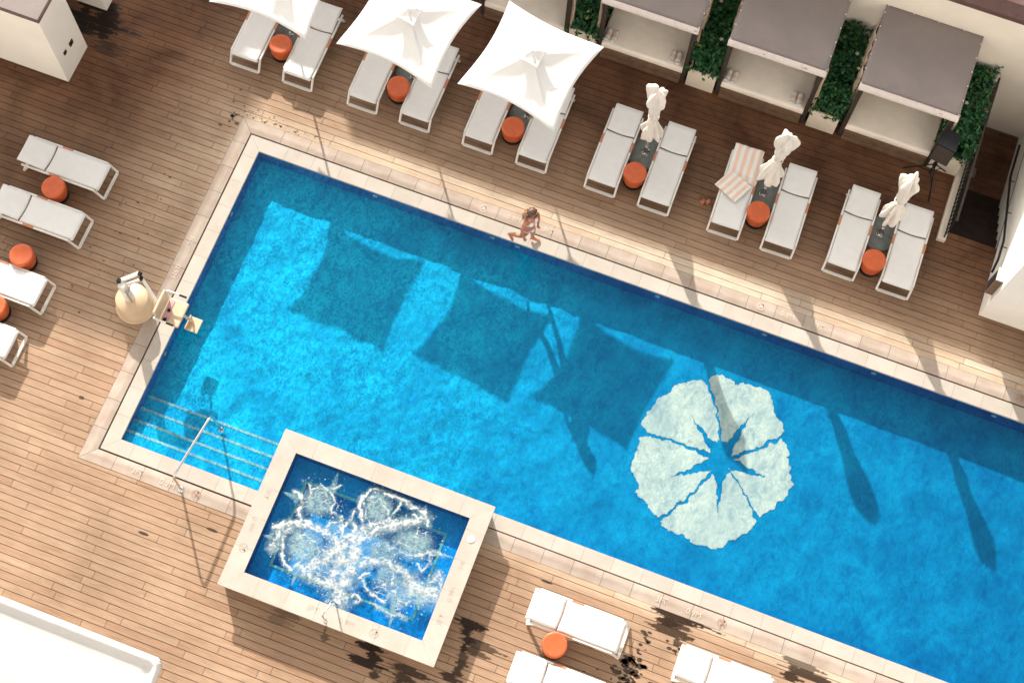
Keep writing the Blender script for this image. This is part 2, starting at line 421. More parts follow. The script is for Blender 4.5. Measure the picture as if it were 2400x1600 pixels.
# wet patches: (x, y, rx, ry, strength)
WET = [(-4.45, 1.22, .75, .45, 1.0), (-3.95, 1.35, .3, .34, 1.0), (-3.75, .75, .28, .13, .7), (6.25, -9.12, .42, .13, 1.0), (6.55, -9.27, .32, .06, .9),
       (7.1, -9.2, .35, .10, .9), (7.95, -8.05, .42, .2, 1.0), (8.05, -8.35, .35, .1, .8), (7.95, -8.8, .33, .11, .9), (8.3, -8.2, .4, .05, .8),
       (11.45, -6.42, .62, .075, 1.0), (11.45, -6.62, .42, .10, .9), (11.7, -6.78, .3, .05, .8), (13.85, -6.42, .42, .06, .8), (14.0, -6.62, .5, .09, .95), (14.6, -6.75, .4, .07, .8),
       (5.5, -9.02, .3, .05, .6), (4.6, -9.0, .3, .03, .4)]
def wetness(x, y):
    row = math.floor(y / .15); yr = (row + .5) * .15; v = 0.0; hf = (y - yr) / .075
    for k, (cx, cy, rx, ry, s) in enumerate(WET):
        if abs(x - cx) > rx * 2.2 or abs(y - cy) > ry * 1.6 + .1: continue
        ln = 1 - ((yr - cy) / (ry + .09)) ** 2
        if ln <= 0: continue
        ln = rx * math.sqrt(ln); sh = .7 * rx * NZ(row * 7.31, cx * 3.1 + k); fw = max(.12, .9 + 1.7 * NZ(row * 3.7, k * 1.9))
        u = (x - cx - sh) / (ln * fw * (1.5 if x > cx + sh else .9))
        tip = .35 * NZ(row * 2.3, k * 5.1)
        w_ = 1 - abs(u) ** 1.4 - .55 * abs(hf - tip) * (.4 + abs(u)) * 1.6
        w_ += NZ(x * 3.5, y * 42, 3.3) * .65 + NZ(x * 14, y * 80, 9.1) * .35
        v = max(v, s * sstep(.05, .14, w_))
    return v
db = MB(); wv = []; W = 0.150; rnd_rows = random.Random(11)
SHADE_BROWN = lambda x, y: max(0.0, min(1.0, 1.0 * sstep(.3, 3.6, y + .8 * NZ(x * .35, y * .35, 5) + .06 * (x - 8) * sstep(0, 2, y)) + .75 * sstep(-.9, -3.6, x + .8 * NZ(x * .5, y * .6, 8)) * sstep(-5.6, -2.5, y) + .45 * sstep(-.4, -2.2, x) * sstep(-1.6, .6, y)))  # browner, darker tone where the deck lies in shade, put into the colour
row = -95
deck_rects = []
while row * W < 6.42:
    y0 = row * W; x = -9.5 - rnd_rows.random() * 2.2
    while x < 23:
        L = rnd_rows.choice([1.1, 1.5, 1.9, 2.3, 2.7, 3.2]) * rnd_rows.uniform(.9, 1.1)
        t1 = rnd_rows.random(); t2 = min(.84, max(.1, rnd_rows.gauss(.52, .135)))
        for (a, c, d, e) in subtract((x + .004, y0 + .0055, min(x + L, 23.2) - .004, min(y0 + W, 6.42) - .0055), HOLES):
            if d < -9.5: continue
            pale = t2
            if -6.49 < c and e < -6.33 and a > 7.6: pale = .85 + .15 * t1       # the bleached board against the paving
            if .29 < c < .62 and a > -1.5: pale = min(1, pale + .38 - .7 * max(0, c - .33))   # paler boards along the far paving, carrying the sunlit strip in colour
            deck_rects.append((a, c, d, e, t1, pale))
        x += L
    row += 1
for (a, c, d, e, t1, t2) in deck_rects:
    hit = any(a < cx + rx * 2.2 and d > cx - rx * 2.2 and c < cy + ry * 1.6 + .1 and e > cy - ry * 1.6 - .1 for cx, cy, rx, ry, s in WET)
    nx, ny = (max(1, int((d - a) / .022)), max(1, int((e - c) / .018))) if hit else (max(1, int((d - a) / .6)), 1)
    n0 = len(db.v)
    db.grid(lambda u, v: (a + (d - a) * u, c + (e - c) * v, 0.0), nx, ny, 0, False, None, rnd=t1, rnd2=t2)
    for q in db.v[n0:]: wv.append(wetness(q[0], q[1]) if hit else 0.0)
    db.add([(a, c, 0), (d, c, 0), (d, e, 0), (a, e, 0), (a, c, -.022), (d, c, -.022), (d, e, -.022), (a, e, -.022)],
           [(0, 4, 5, 1), (1, 5, 6, 2), (2, 6, 7, 3), (3, 7, 4, 0)], 0, False, None, rnd=t1, rnd2=t2)
    wv += [0.0] * 8
shade_vals = [SHADE_BROWN(q[0], q[1]) for q in db.v]
def pale_litf(x, y):
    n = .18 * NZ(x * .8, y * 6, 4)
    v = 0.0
    if y > .25 and x > -2: v = sstep(1.05, .30, y + n) * sstep(-1.5, .2, x)  # sunlit strip beside the far paving, put into the board colour
    if x < -.25 and -5.6 < y < .6: v = max(v, .75 * sstep(-2.1, -.3, x + 2 * n) * sstep(-5.6, -4.6, y) * sstep(.6, -.2, y))  # extra light on the left boards, put into their colour
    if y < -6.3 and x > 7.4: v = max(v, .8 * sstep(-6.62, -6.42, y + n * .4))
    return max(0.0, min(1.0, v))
lit_vals = [pale_litf(q[0], q[1]) for q in db.v]
deck = struct(db.build('deck', M['deck'], vat={'wet': wv, 'shade_brown': shade_vals, 'bleach': lit_vals}))
bb = MB()
for r in subtract((-9.6, -14.3, 23.3, 6.45), [(.25, -5.8, PX1, -.25), (.25, -7.0, 3.4, -5.8), (3.42, -8.8, 7.5, -5.7), (14.26, 3.14, 15.32, 6.46)]):
    bb.box(r[0], r[1], -.10, r[2], r[3], -.03)
struct(bb.build('deck_base', M['gap']))

# paving strip with a soft swell beside the drain slot, and the flat coping
def tiles(a, b, step, off=0.0):
    x = a - ((a - off) % step); out = []
    while x < b:
        l, r = max(a, x), min(b, x + step)
        if r - l > .02: out.append((l, r))
        x += step
    return out
PROF = [(0, 0), (.12, .001), (.3, .002), (.42, .0045), (.52, .0085), (.60, .0105), (.68, .011), (.76, .009), (.85, .005), (.95, .0), (1, -.002)]
pv = MB(); cp = MB(); G = .0035
def strip(mb, org, du, dv, length, width, off, prof, mitre0=0, mitre1=0):
    """tiles along du; profile across dv"""
    du = Vector(du); dv = Vector(dv); org = Vector(org)
    tl = tiles(0, length, .6, off)
    if mitre0 and tl[0][1] - tl[0][0] < width + .12: tl[0:2] = [(tl[0][0], tl[1][1])]
    if mitre1 and tl[-1][1] - tl[-1][0] < width + .12: tl[-2:] = [(tl[-2][0], tl[-1][1])]
    for l, r in tl:
        rn = random.random(); ph = random.uniform(-.25, .25)
        cols = 10; vs = []; fs = []
        for i in range(cols + 1):
            u0 = i / cols
            for (t, h) in prof:
                tt = t
                if len(prof) > 3 and 0 < t < 1:                     # the swell wanders and pinches at the joints
                    tt = t + (.05 * NZ((org.x + org.y) * 3 + (l + (r - l) * u0) * 2.0, 1.7) - .10 * (abs(u0 - .5) * 2) ** 3 + .03 * ph) * math.sin(PI * t)
                gj = G if len(prof) > 3 else .0018; lo = l + gj; hi = r - gj
                if l < 1e-6: lo = gj + mitre0 * tt * width
                if r > length - 1e-6: hi = length - gj - mitre1 * tt * width
                p = org + du * (lo + (hi - lo) * u0) + dv * (tt * width); vs.append((p.x, p.y, org.z + h))
        n = len(prof)
        for i in range(cols):
            for j in range(n - 1): fs.append((i * n + j, (i + 1) * n + j, (i + 1) * n + j + 1, i * n + j + 1))
        mb.add(vs, fs, 0, len(prof) > 3, None, rnd=rn)
        e = [(i * n) for i in range(cols + 1)]; e2 = [(i * n + n - 1) for i in range(cols + 1)]
        for ed in (e, e2):
            sv = [vs[k] for k in ed] + [(vs[k][0], vs[k][1], -.06) for k in ed]
            m_ = cols + 1
            mb.add(sv, [(k, k + 1, k + 1 + m_, k + m_) for k in range(cols)], 0, False, None, rnd=rn)
SW = .287
LEN = PX1 + .3
# paving: outer edge -> slot
strip(pv, (-.31, .31, 0), (1, 0, 0), (0, -1, 0), LEN, SW, .35, PROF, 1, 0)          # far side
strip(pv, (-.31, -7.565, 0), (0, 1, 0), (1, 0, 0), 7.875, SW, .1, PROF, 1, 1)        # left side
strip(pv, (-.31, -7.565, 0), (1, 0, 0), (0, 1, 0), 3.7, SW, .1, PROF, 1, 0)          # front of the steps
strip(pv, (7.55, -6.33, 0), (1, 0, 0), (0, 1, 0), PX1 - 7.3, SW, .0, PROF)           # near side
FLAT = [(0, 0), (1, 0)]
strip(cp, (.010, -.010, 0), (1, 0, 0), (0, -1, 0), LEN, .298, .25, FLAT, 1, 0)
strip(cp, (.010, -7.244, 0), (0, 1, 0), (1, 0, 0), 7.234, .298, .15, FLAT, 1, 1)
strip(cp, (.010, -7.244, 0), (1, 0, 0), (0, 1, 0), 3.4, .30, .0, FLAT, 1, 0)
strip(cp, (7.55, -6.02, 0), (1, 0, 0), (0, 1, 0), PX1 - 7.3, .29, .10, FLAT)
paving = struct(pv.build('paving', M['paver'])); coping = struct(cp.build('pool_coping', M['coping']))

# pool basin
FZ = -.44; WZ = -.055
X0, Y1, Y0, YA = .30, -.30, -5.74, -6.94
def floor_z(x, y):  # undulation added to ripple shadows and sunlight; the tiled floor itself is smooth
    return FZ - .16 * (x - X0 + .02) / (PX1 - X0) + (1 - .6 * sstep(6.5, 10, x)) * (1 - .9 * sstep(2.05, 1.55, math.hypot(x - 11.3, y + 3.05))) * (.030 * NZ(x * 2.6, y * 2.0, 3) + .017 * NZ(x * 6.5, y * 5, 8) + .006 * NZ(x * 15, y * 11, 5))
def floor_pt(u, v):
    x, y = X0 - .02 + (PX1 - X0) * u, Y0 - .2 + (Y1 - Y0 + .22) * v
    return (x, y, floor_z(x, y))
b = MB(); b.grid(floor_pt, 700, 150)
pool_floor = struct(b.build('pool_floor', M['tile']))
b = MB()
def wallq(mb, p, q, z0=-.75, z1=-.012, th=.06, side=1):
    p = Vector(p); q = Vector(q); n = Vector((-(q - p).y, (q - p).x)).normalized() * th * side
    vs = [(p.x, p.y, z0), (q.x, q.y, z0), (q.x, q.y, z1), (p.x, p.y, z1)]
    vs += [(x + n.x, y + n.y, z) for x, y, z in vs]
    mb.add(vs, [(0, 1, 2, 3), (7, 6, 5, 4), (3, 2, 6, 7), (0, 4, 5, 1), (0, 3, 7, 4), (1, 5, 6, 2)])
wallq(b, (X0, Y1), (PX1, Y1), side=1); wallq(b, (X0, YA), (X0, Y1), side=1); wallq(b, (X0, YA), (3.38, YA), side=-1)
wallq(b, (7.45, Y0), (PX1, Y0), side=-1); wallq(b, (PX1, Y0), (PX1, Y1), side=-1)
pool_wall = struct(b.build('pool_wall', M['wall_tile']))
for (x, y, ax) in [(X0, -1.75, 0), (X0, -4.2, 0), (X0, -5.0, 0), (2.9, Y1, 1), (5.5, Y1, 1), (6.05, Y1, 1), (9.1, Y1, 1), (11.4, Y1, 1), (13.7, Y1, 1), (16.2, Y1, 1)]:
    b = MB(); b.lathe([(.055, 0), (.055, .008), (.04, .014), (0, .016)], 16, xf=Matrix.Translation((x, y, -.20)) @ Matrix.Rotation(PI / 2, 4, 'X' if ax else 'Y'))
    b.build('wall_fitting', M['nosing'], pool_wall)
b = MB(); nz = MB()
SY = [-5.86, -6.15, -6.425, -6.69]; SZ = [-.36, -.285, -.21, -.14]
for k in range(4):
    y1 = SY[k]; b.box(X0 + .002, YA + .002, -.6, 3.37, y1, SZ[k])
    nz.box(X0 + .004, y1 - .048, SZ[k], 3.368, y1 + .004, SZ[k] + .006)
steps = struct(b.build('pool_steps', M['tile'])); nz.build('step_nosing', M['nosing'], steps)
b = MB(); b.grid(lambda u, v: (X0 + .001 + (PX1 - X0 - .002) * u, Y0 + (Y1 - Y0) * v, WZ), 4, 2)
b.add([(X0 + .001, YA + .001, WZ), (3.375, YA + .001, WZ), (3.375, Y0, WZ), (X0 + .001, Y0, WZ)], [(0, 1, 2, 3)])
struct(b.build('pool_water', M['water']))

# flower mosaic on the floor (real size, from the petals' outlines)
FX = [(9.764, -3.872, 160, 850), (12.848, -2.994, 1455, 960), (10.705, -1.399, 830, 90), (11.847, -4.762, 850, 1480)]
F_A = Matrix([[0.002337978794400333, 0.0008036735269383883, 8.697261021292324], [0.0008969939202905934, -0.0024515154619177823, -1.8967947744291784], [0, 0, 1]])
def fl(p):
    x = F_A[0][0] * p[0] + F_A[0][1] * p[1] + F_A[0][2]; y = F_A[1][0] * p[0] + F_A[1][1] * p[1] + F_A[1][2]
    return Vector((x, y))
PET = [
 [(758, 140), (720, 132), (650, 140), (560, 162), (500, 185), (482, 240), (385, 272), (350, 340), (300, 400), (268, 460), (258, 520), (290, 556), (400, 590), (520, 625), (640, 665), (795, 722), (790, 690), (735, 600), (690, 500), (650, 425), (720, 520), (790, 600), (840, 640), (868, 625), (868, 560), (856, 450), (820, 320), (780, 200)],
 [(240, 590), (215, 660), (205, 740), (178, 820), (172, 870), (215, 920), (225, 970), (212, 1040), (260, 1080), (320, 1150), (370, 1212), (425, 1212), (500, 1160), (600, 1080), (690, 1000), (770, 900), (800, 868), (740, 872), (640, 888), (560, 905), (475, 918), (570, 880), (660, 835), (740, 790), (780, 765), (640, 700), (520, 652), (400, 612), (300, 585)],
 [(392, 1262), (440, 1310), (520, 1355), (600, 1370), (640, 1420), (740, 1450), (850, 1482), (900, 1450), (960, 1410), (1060, 1365), (1130, 1310), (1152, 1268), (1130, 1180), (1080, 1080), (1020, 980), (960, 885), (925, 888), (905, 940), (885, 1050), (858, 1220), (850, 1080), (840, 960), (822, 890), (780, 925), (700, 1025), (600, 1115), (500, 1192), (430, 1235)],
 [(1180, 1236), (1270, 1180), (1340, 1120), (1400, 1070), (1450, 985), (1435, 900), (1425, 800), (1430, 720), (1400, 640), (1372, 620), (1280, 655), (1160, 710), (1060, 750), (985, 776), (1030, 800), (1120, 850), (1250, 925), (1120, 890), (1010, 858), (960, 858), (990, 905), (1050, 1000), (1105, 1090), (1155, 1190)],
 [(1388, 560), (1380, 500), (1310, 400), (1300, 270), (1240, 210), (1130, 175), (1010, 162), (960, 125), (900, 102), (830, 97), (785, 130), (805, 200), (845, 320), (878, 450), (888, 560), (890, 635), (930, 640), (985, 590), (1040, 510), (1110, 430), (1080, 520), (1030, 610), (985, 690), (965, 745), (1040, 725), (1140, 690), (1260, 632), (1360, 590)]]
def inside(px, py, poly):
    c = False; j = len(poly) - 1
    for i in range(len(poly)):
        xi, yi = poly[i]; xj, yj = poly[j]
        if (yi > py) != (yj > py) and px < (xj - xi) * (py - yi) / (yj - yi) + xi: c = not c
        j = i
    return c
PP = [[tuple(fl(p)) for p in pts] for pts in PET]
BB_ = [(min(q[0] for q in P), min(q[1] for q in P), max(q[0] for q in P), max(q[1] for q in P)) for P in PP]
b = MB(); CS = .0125; ids = {}
def fvert(i, j):
    k = (i, j)
    if k not in ids:
        x, y = 9.55 + i * CS, -4.95 + j * CS
        ids[k] = len(b.v); b.v.append((x, y, floor_z(x, y) + .006))
    return ids[k]
for i in range(280):
    for j in range(296):
        x, y = 9.55 + (i + .5) * CS, -4.95 + (j + .5) * CS
        wx = x + .035 * NZ(x * 5, y * 5, 1) + .046 * NZ(x * 11, y * 8, 4) + .013 * NZ(x * 26, y * 20, 6)
        wy = y + .035 * NZ(x * 5, y * 5, 9) + .046 * NZ(x * 11, y * 8, 14) + .013 * NZ(x * 26, y * 20, 16)
        for P, q in zip(PP, BB_):
            if q[0] <= wx <= q[2] and q[1] <= wy <= q[3] and inside(wx, wy, P):
                b.f.append((fvert(i, j), fvert(i + 1, j), fvert(i + 1, j + 1), fvert(i, j + 1))); b.mi.append(0); b.sm.append(True); break
tag(b.build('flower_mosaic', M['flower']), 'large white five petal flower mosaic on the blue pool floor', 'mosaic')

# ------------------------------------------------------------------ hot tub
hot = empty('hot_tub', (3.31, -8.91, 0)); tag(hot, 'raised square hot tub with foaming water and pale stone rim', 'hot tub')
HW, HD, HH = 4.30, 3.19, .50; RW = .375
b = MB(); strip(b, (0, 0, HH), (1, 0, 0), (0, 1, 0), HW, RW, .1, FLAT, 1, 1)
strip(b, (0, HD, HH), (1, 0, 0), (0, -1, 0), HW, RW, .1, FLAT, 1, 1)
strip(b, (0, 0, HH), (0, 1, 0), (1, 0, 0), HD, RW, .2, FLAT, 1, 1)
strip(b, (HW, 0, HH), (0, 1, 0), (-1, 0, 0), HD, RW, .2, FLAT, 1, 1)
for i, v in enumerate(b.v):
    if v[2] < 0: b.v[i] = (v[0], v[1], HH - .07)
b.build('rim', M['coping'], hot)
b = MB()
for (x0, y0, x1, y1) in ((.05, .05, HW - .05, .30), (.05, HD - .30, HW - .05, HD - .05), (.05, .30, .30, HD - .30), (HW - .30, .30, HW - .05, HD - .30)):
    b.box(x0, y0, -.3, x1, y1, HH - .008)
b.build('side_wall', M['coping'], hot)
ix0, iy0, ix1, iy1 = RW, RW, HW - RW, HD - RW
b = MB()
wallq(b, (ix0, iy0), (ix1, iy0), -.2, HH - .02, .05, -1); wallq(b, (ix1, iy0), (ix1, iy1), -.2, HH - .02, .05, -1)
wallq(b, (ix0, iy1), (ix1, iy1), -.2, HH - .02, .05, 1); wallq(b, (ix0, iy0), (ix0, iy1), -.2, HH - .02, .05, 1)
b.build('inner_wall', M['wall_tile'], hot)
lx0, lx1, ly0, ly1 = .74, 3.56, .74, 2.40
b = MB()
for r in subtract((ix0 - .02, iy0 - .02, ix1 + .02, iy1 + .02), [(lx0, ly0, lx1, ly1)]): b.box(r[0], r[1], -.2, r[2], r[3], .17)
b.box(lx0 - .01, ly0 - .01, -.25, lx1 + .01, ly1 + .01, .0)
b.build('seat_ledge', M['tile_spa'], hot)
b = MB(); e = .05
for (x0, y0, x1, y1) in ((lx0 - e, ly0 - e, lx1 + e, ly0), (lx0 - e, ly1, lx1 + e, ly1 + e), (lx0 - e, ly0, lx0, ly1), (lx1, ly0, lx1 + e, ly1)):
    b.box(x0, y0, .168, x1, y1, .176)
b.build('seat_edge_line', M['green_line'], hot)
# foaming water: jets, domes, streaks
ox, oy = 3.31, -8.91
# the tub's surface in a local chart (u along its long side, v towards the viewer), for placing jets and streaks
FA = Matrix(((0.0030947, 0.001292), (0.0011761, -0.0031071))).inverted()
def chart(x, y): return FA @ Vector((x - 1.9018681, y + 5.8063268))
HAZE = [(589, 546, 100, 95, .8), (934, 580, 86, 104, .8), (516, 800, 118, 112, .85), (1127, 789, 130, 95, .8), (957, 823, 105, 85, .62), (991, 975, 95, 90, .6), (1172, 1060, 120, 85, .85), (690, 690, 60, 60, .45), (1040, 1080, 70, 90, .7), (760, 860, 120, 110, .75), (720, 1050, 45, 85, .6), (470, 700, 95, 40, .6)]
FIL = [([(330, 812), (345, 765), (400, 705), (470, 680), (560, 692), (640, 722), (720, 785)], 20, 1.0), ([(350, 700), (430, 665), (520, 660), (600, 690)], 14, .9), ([(745, 770), (690, 830), (630, 880), (585, 905), (530, 930)], 40, 1.05),
       ([(720, 785), (800, 765), (880, 735), (950, 695), (1040, 685), (1130, 655), (1195, 640)], 26, 1.1), ([(770, 740), (850, 700), (940, 670), (1010, 660)], 20, .95), ([(800, 770), (790, 860), (760, 960), (725, 1040), (705, 1110)], 44, 1.1), ([(700, 800), (720, 880), (690, 960), (650, 1010)], 34, .95),
       ([(840, 905), (900, 882), (980, 890), (1050, 930), (1105, 990), (1180, 1040), (1270, 1060)], 22, 1.05), ([(1105, 1000), (1180, 1075), (1260, 1090)], 40, .85), ([(1230, 1000), (1270, 960), (1280, 1040)], 18, .8), ([(540, 930), (560, 985), (640, 1000), (700, 1010)], 20, .8),
       ([(500, 650), (478, 600), (508, 560), (482, 500), (455, 487)], 11, 1.0), ([(540, 450), (556, 500), (530, 520)], 6, .8), ([(556, 480), (610, 458), (645, 485)], 6, .8), ([(660, 500), (690, 555), (655, 590), (720, 640)], 7, .8), ([(640, 470), (690, 470), (720, 455)], 7, .7),
       ([(640, 690), (660, 660), (715, 660), (720, 710), (690, 725)], 7, .8), ([(722, 760), (735, 690), (780, 645), (803, 690), (785, 745), (755, 780)], 11, 1.0), ([(780, 645), (790, 598)], 9, .9), ([(735, 690), (720, 640)], 7, .7),
       ([(845, 650), (825, 580), (850, 515), (895, 478), (955, 482), (1040, 520), (1090, 545), (1130, 580), (1200, 610), (1222, 690)], 11, 1.0), ([(1000, 640), (1030, 600), (1050, 565), (1078, 540)], 8, .9), ([(850, 560), (870, 640), (920, 700), (1000, 690), (1040, 640)], 7, .8), ([(880, 520), (940, 540), (985, 600), (1000, 650)], 5, .7), ([(1130, 620), (1165, 640), (1200, 625)], 9, .9),
       ([(400, 740), (385, 830), (402, 890), (445, 935)], 11, .95), ([(330, 812), (352, 790)], 18, .9), ([(445, 935), (480, 905), (520, 930)], 10, .7), ([(560, 900), (600, 960), (660, 975)], 9, .7), ([(470, 760), (520, 740), (580, 770), (600, 830), (560, 880)], 5, .6), ([(590, 800), (640, 830), (680, 800)], 5, .6),
       ([(870, 950), (830, 975), (865, 1040), (920, 1095), (965, 1120)], 8, .9), ([(965, 1000), (990, 1060), (960, 1100)], 6, .7), ([(1010, 960), (1000, 1030), (1040, 1090), (1090, 1120), (1120, 1090)], 7, .7), ([(780, 1085), (805, 1060), (825, 1095), (795, 1120)], 8, .8), ([(1160, 850), (1225, 832), (1290, 850)], 9, .8), ([(1150, 900), (1180, 950), (1210, 900), (1230, 840)], 7, .7), ([(850, 860), (900, 870), (960, 860)], 6, .6), ([(1000, 800), (1060, 830), (1110, 850), (1160, 850)], 5, .6), ([(1060, 780), (1100, 800), (1160, 790)], 4, .5), ([(900, 1120), (1000, 1180), (1090, 1200)], 7, .5)]
JET = [((705, 375), (672, 480)), ((390, 490), (470, 525)), ((445, 1020), (490, 900)), ((690, 1140), (730, 1020)), ((990, 1250), (1020, 1100)), ((1355, 865), (1215, 830)), ((1210, 565), (1195, 620)), ((280, 735), (360, 760))]
def seg_d(px, py, a, c):
    vx, vy = c[0] - a[0], c[1] - a[1]; t = max(0, min(1, ((px - a[0]) * vx + (py - a[1]) * vy) / (vx * vx + vy * vy)))
    return math.hypot(px - a[0] - t * vx, py - a[1] - t * vy), t
def foamfn(x, y):
    c_ = chart(x, y); u, v = c_.x, c_.y
    wu = u + 13 * NZ(x * 4, y * 4, 2) + 9 * NZ(x * 11, y * 11, 5) + 7 * NZ(x * 24, y * 24, 7); wv = v + 13 * NZ(x * 4, y * 4, 12) + 9 * NZ(x * 11, y * 11, 15) + 7 * NZ(x * 24, y * 24, 17)
    haze = 0.0; foam = 0.0; near = 0.0
    tx = .5 + .5 * NZ(x * 8, y * 8, 33) + .35 * NZ(x * 19, y * 19, 35)
    for cx, cy, ra, rb, s_ in HAZE:
        d = math.hypot((wu - cx) / ra, (wv - cy) / rb)
        if d < 1.9: near = max(near, sstep(1.9, 1.0, d)); haze = max(haze, s_ * sstep(1.12, .45, d))
    for pts, wd, s_ in FIL:
        for a, c in zip(pts, pts[1:]):
            if min(a[0], c[0]) - 3.2 * wd - 12 > wu or max(a[0], c[0]) + 3.2 * wd + 12 < wu or min(a[1], c[1]) - 3.2 * wd - 12 > wv or max(a[1], c[1]) + 3.2 * wd + 12 < wv: continue
            d, t = seg_d(wu, wv, a, c); q = d / wd
            if wd > 15:     # churned ribbons: froth with holes, drawn out along the flow
                foam = max(foam, s_ * sstep(1.2, .1, q + 1.0 * (.5 - tx)) * (.30 + .70 * sstep(.30, .75, .5 * tx + .5 * max(0, 1 - abs(NZ(wu * .05, wv * .05, 91)) * 3))))
            else:
                foam = max(foam, s_ * sstep(1.0, .45, q / (.75 + .9 * tx - .3) + .25 * NZ(x * 30, y * 30, 41)) * (.35 + .65 * sstep(.25, .6, tx)))
            haze = max(haze, .55 * sstep(2.4, .6, q)); near = max(near, sstep(3.2, 1.0, q))
    r1 = max(0.0, 1 - abs(NZ(x * 9 + .2 * wu * .01, y * 9, 21)) * 4.5); r2 = max(0.0, 1 - abs(NZ(x * 18, y * 18, 31)) * 4.0)
    foam = max(foam, .85 * near * sstep(.64, .92, .6 * r1 + .4 * r2) * sstep(-.12, .3, NZ(x * 3, y * 3, 51)), haze * .6 * sstep(.7, 1, r2))
    dr = NZ(x * 29, y * 29, 61)
    foam = max(foam, .9 * sstep(.49, .60, dr) * sstep(.05, .5, near + .4 * NZ(x * 2.2, y * 2.2, 71)) * (1 if haze < .5 else .35))
    for a, c in JET:
        d, t = seg_d(u, v, a, c); wj = 3.5 + 22 * t
        haze = max(haze, .72 * sstep(1.25, .3, d / wj + .35 * NZ(x * 16, y * 16)))
    haze *= .38 + .62 * sstep(.1, .85, tx + .35 * r1)
    return min(1, max(0, haze)), min(1, foam)
b = MB(); NXg, NYg = 380, 260; hz = []; fm = []
WL = HH - .065
for i in range(NXg + 1):
    for j in range(NYg + 1):
        x = ix0 + (ix1 - ix0) * i / NXg; y = iy0 + (iy1 - iy0) * j / NYg
        h, f = foamfn(x + ox, y + oy); hz.append(h); fm.append(f)
        b.v.append((x, y, WL + .022 * h * (1 + NZ(x * 6, y * 6)) * .5 + .006 * f))
for i in range(NXg):
    for j in range(NYg):
        b.f.append((i * (NYg + 1) + j, (i + 1) * (NYg + 1) + j, (i + 1) * (NYg + 1) + j + 1, i * (NYg + 1) + j + 1)); b.mi.append(0); b.sm.append(True)
b.build('foaming_water', M['spa_water'], hot, vat={'haze': hz, 'foam': fm})
b = MB(); b.lathe([(.0, .012), (.06, .012), (.068, .008), (.07, 0)], 28, xf=T(7.405 - ox, -6.469 - oy, HH)); b.build('skimmer_lid', M['white_metal'], hot)
def bend(pts, r, n=5):
    """round the corners of a polyline"""
    pts = [Vector(p) for p in pts]; out = [pts[0]]
    for i in range(1, len(pts) - 1):
        a = (pts[i - 1] - pts[i]); c = (pts[i + 1] - pts[i]); ra = min(r, a.length * .49, c.length * .49)
        p0 = pts[i] + a.normalized() * ra; p1 = pts[i] + c.normalized() * ra
        for k in range(n + 1):
            t = k / n; out.append(p0 * (1 - t) ** 2 + pts[i] * 2 * t * (1 - t) + p1 * t * t)
    return out + [pts[-1]]
b = MB(); b.tube(bend([(2.13, .08, HH), (2.13, .08, HH + .62), (2.19, .40, HH + .50), (2.19, .46, HH - .2)], .1), .016, 12)
b.lathe([(.035, 0), (.035, .012), (.0, .012)], 16, xf=T(2.13, .08, HH)); b.build('grab_rail', M['chrome'], hot)

# pool handrail
b = MB(); rail = empty('handrail', (1.81, -7.437, 0)); tag(rail, 'bent stainless steel handrail rising over the pool steps', 'handrail')
b.tube(bend([(0, 0, 0), (.01, .02, .93), (.145, 1.39, .80), (.15, 1.42, -.30)], .16, 8), .024, 14); b.build('rail', M['chrome'], rail)
for (x, y, z) in ((0, 0, .0), (.15, 1.42, -.30)):
    b = MB(); b.lathe([(.068, 0), (.068, .01), (.045, .022), (.03, .03)], 24, xf=T(x, y, z)); b.build('base_flange', M['chrome'], rail)

# ------------------------------------------------------------------ depth marks and symbols set into the stone
def text_mesh(name, txt, size, mat, parent, x, y, z, rz):
    cu = bpy.data.curves.new(name, 'FONT'); cu.body = txt; cu.size = size; cu.align_x = 'CENTER'; cu.align_y = 'CENTER'; cu.offset = -.0012; cu.resolution_u = 3
    to = bpy.data.objects.new(name, cu); col.objects.link(to)
    dg = bpy.context.evaluated_depsgraph_get(); me = bpy.data.meshes.new_from_object(to.evaluated_get(dg))
    bpy.data.objects.remove(to); bpy.data.curves.remove(cu)
    me.materials.clear(); me.materials.append(mat)
    o = bpy.data.objects.new(name, me); col.objects.link(o); o.parent = parent; o.location = (x, y, z); o.rotation_euler = (0, 0, rz)
    return o
def nodive(mat, parent, x, y, z, rz, r=.085):
    b = MB(); n = 32; w_ = .011
    def ring(r0, r1):
        vs = [((r0 if k % 2 == 0 else r1) * math.cos(2 * PI * (k // 2) / n), (r0 if k % 2 == 0 else r1) * math.sin(2 * PI * (k // 2) / n), 0) for k in range(2 * n)]
        b.add(vs, [(2 * k, 2 * k + 1, (2 * k + 3) % (2 * n), (2 * k + 2) % (2 * n)) for k in range(n)])
    ring(r - w_, r)
    def bar(p, q, w0, z_=0.0):
        p = Vector(p); q = Vector(q); d = (q - p).normalized(); s_ = Vector((-d.y, d.x)) * w0 / 2
        b.add([(*(p - s_), z_), (*(q - s_), z_), (*(q + s_), z_), (*(p + s_), z_)], [(0, 1, 2, 3)])
    k = r * .68
    bar((-k, k), (k, -k), .012)
    bar((-.35 * r, -.45 * r), (.25 * r, .25 * r), .022, .0005); bar((.1 * r, .1 * r), (.55 * r, -.12 * r), .012, .0008)
    b.lathe([(0.0, 0), (.014, 0.0)], 12, xf=T(.42 * r, .42 * r, .0006), smooth=False)
    b.build('no_diving_symbol', mat, parent, (x, y, z), (0, 0, rz))
PZ = .0235
def pzt(t):  # paving height at 45 % of its width
    return .024
SZT = .15
for x in (5.134, 11.135, 16.549): nodive(M['mark_red'] if x > 12 else M['mark_pale'], paving, x, .165, .018, 0)
for x in (5.793, 11.70): text_mesh('depth_marking', '0.9M', SZT, M['mark_pale'], paving, x, .17, .018, 0)
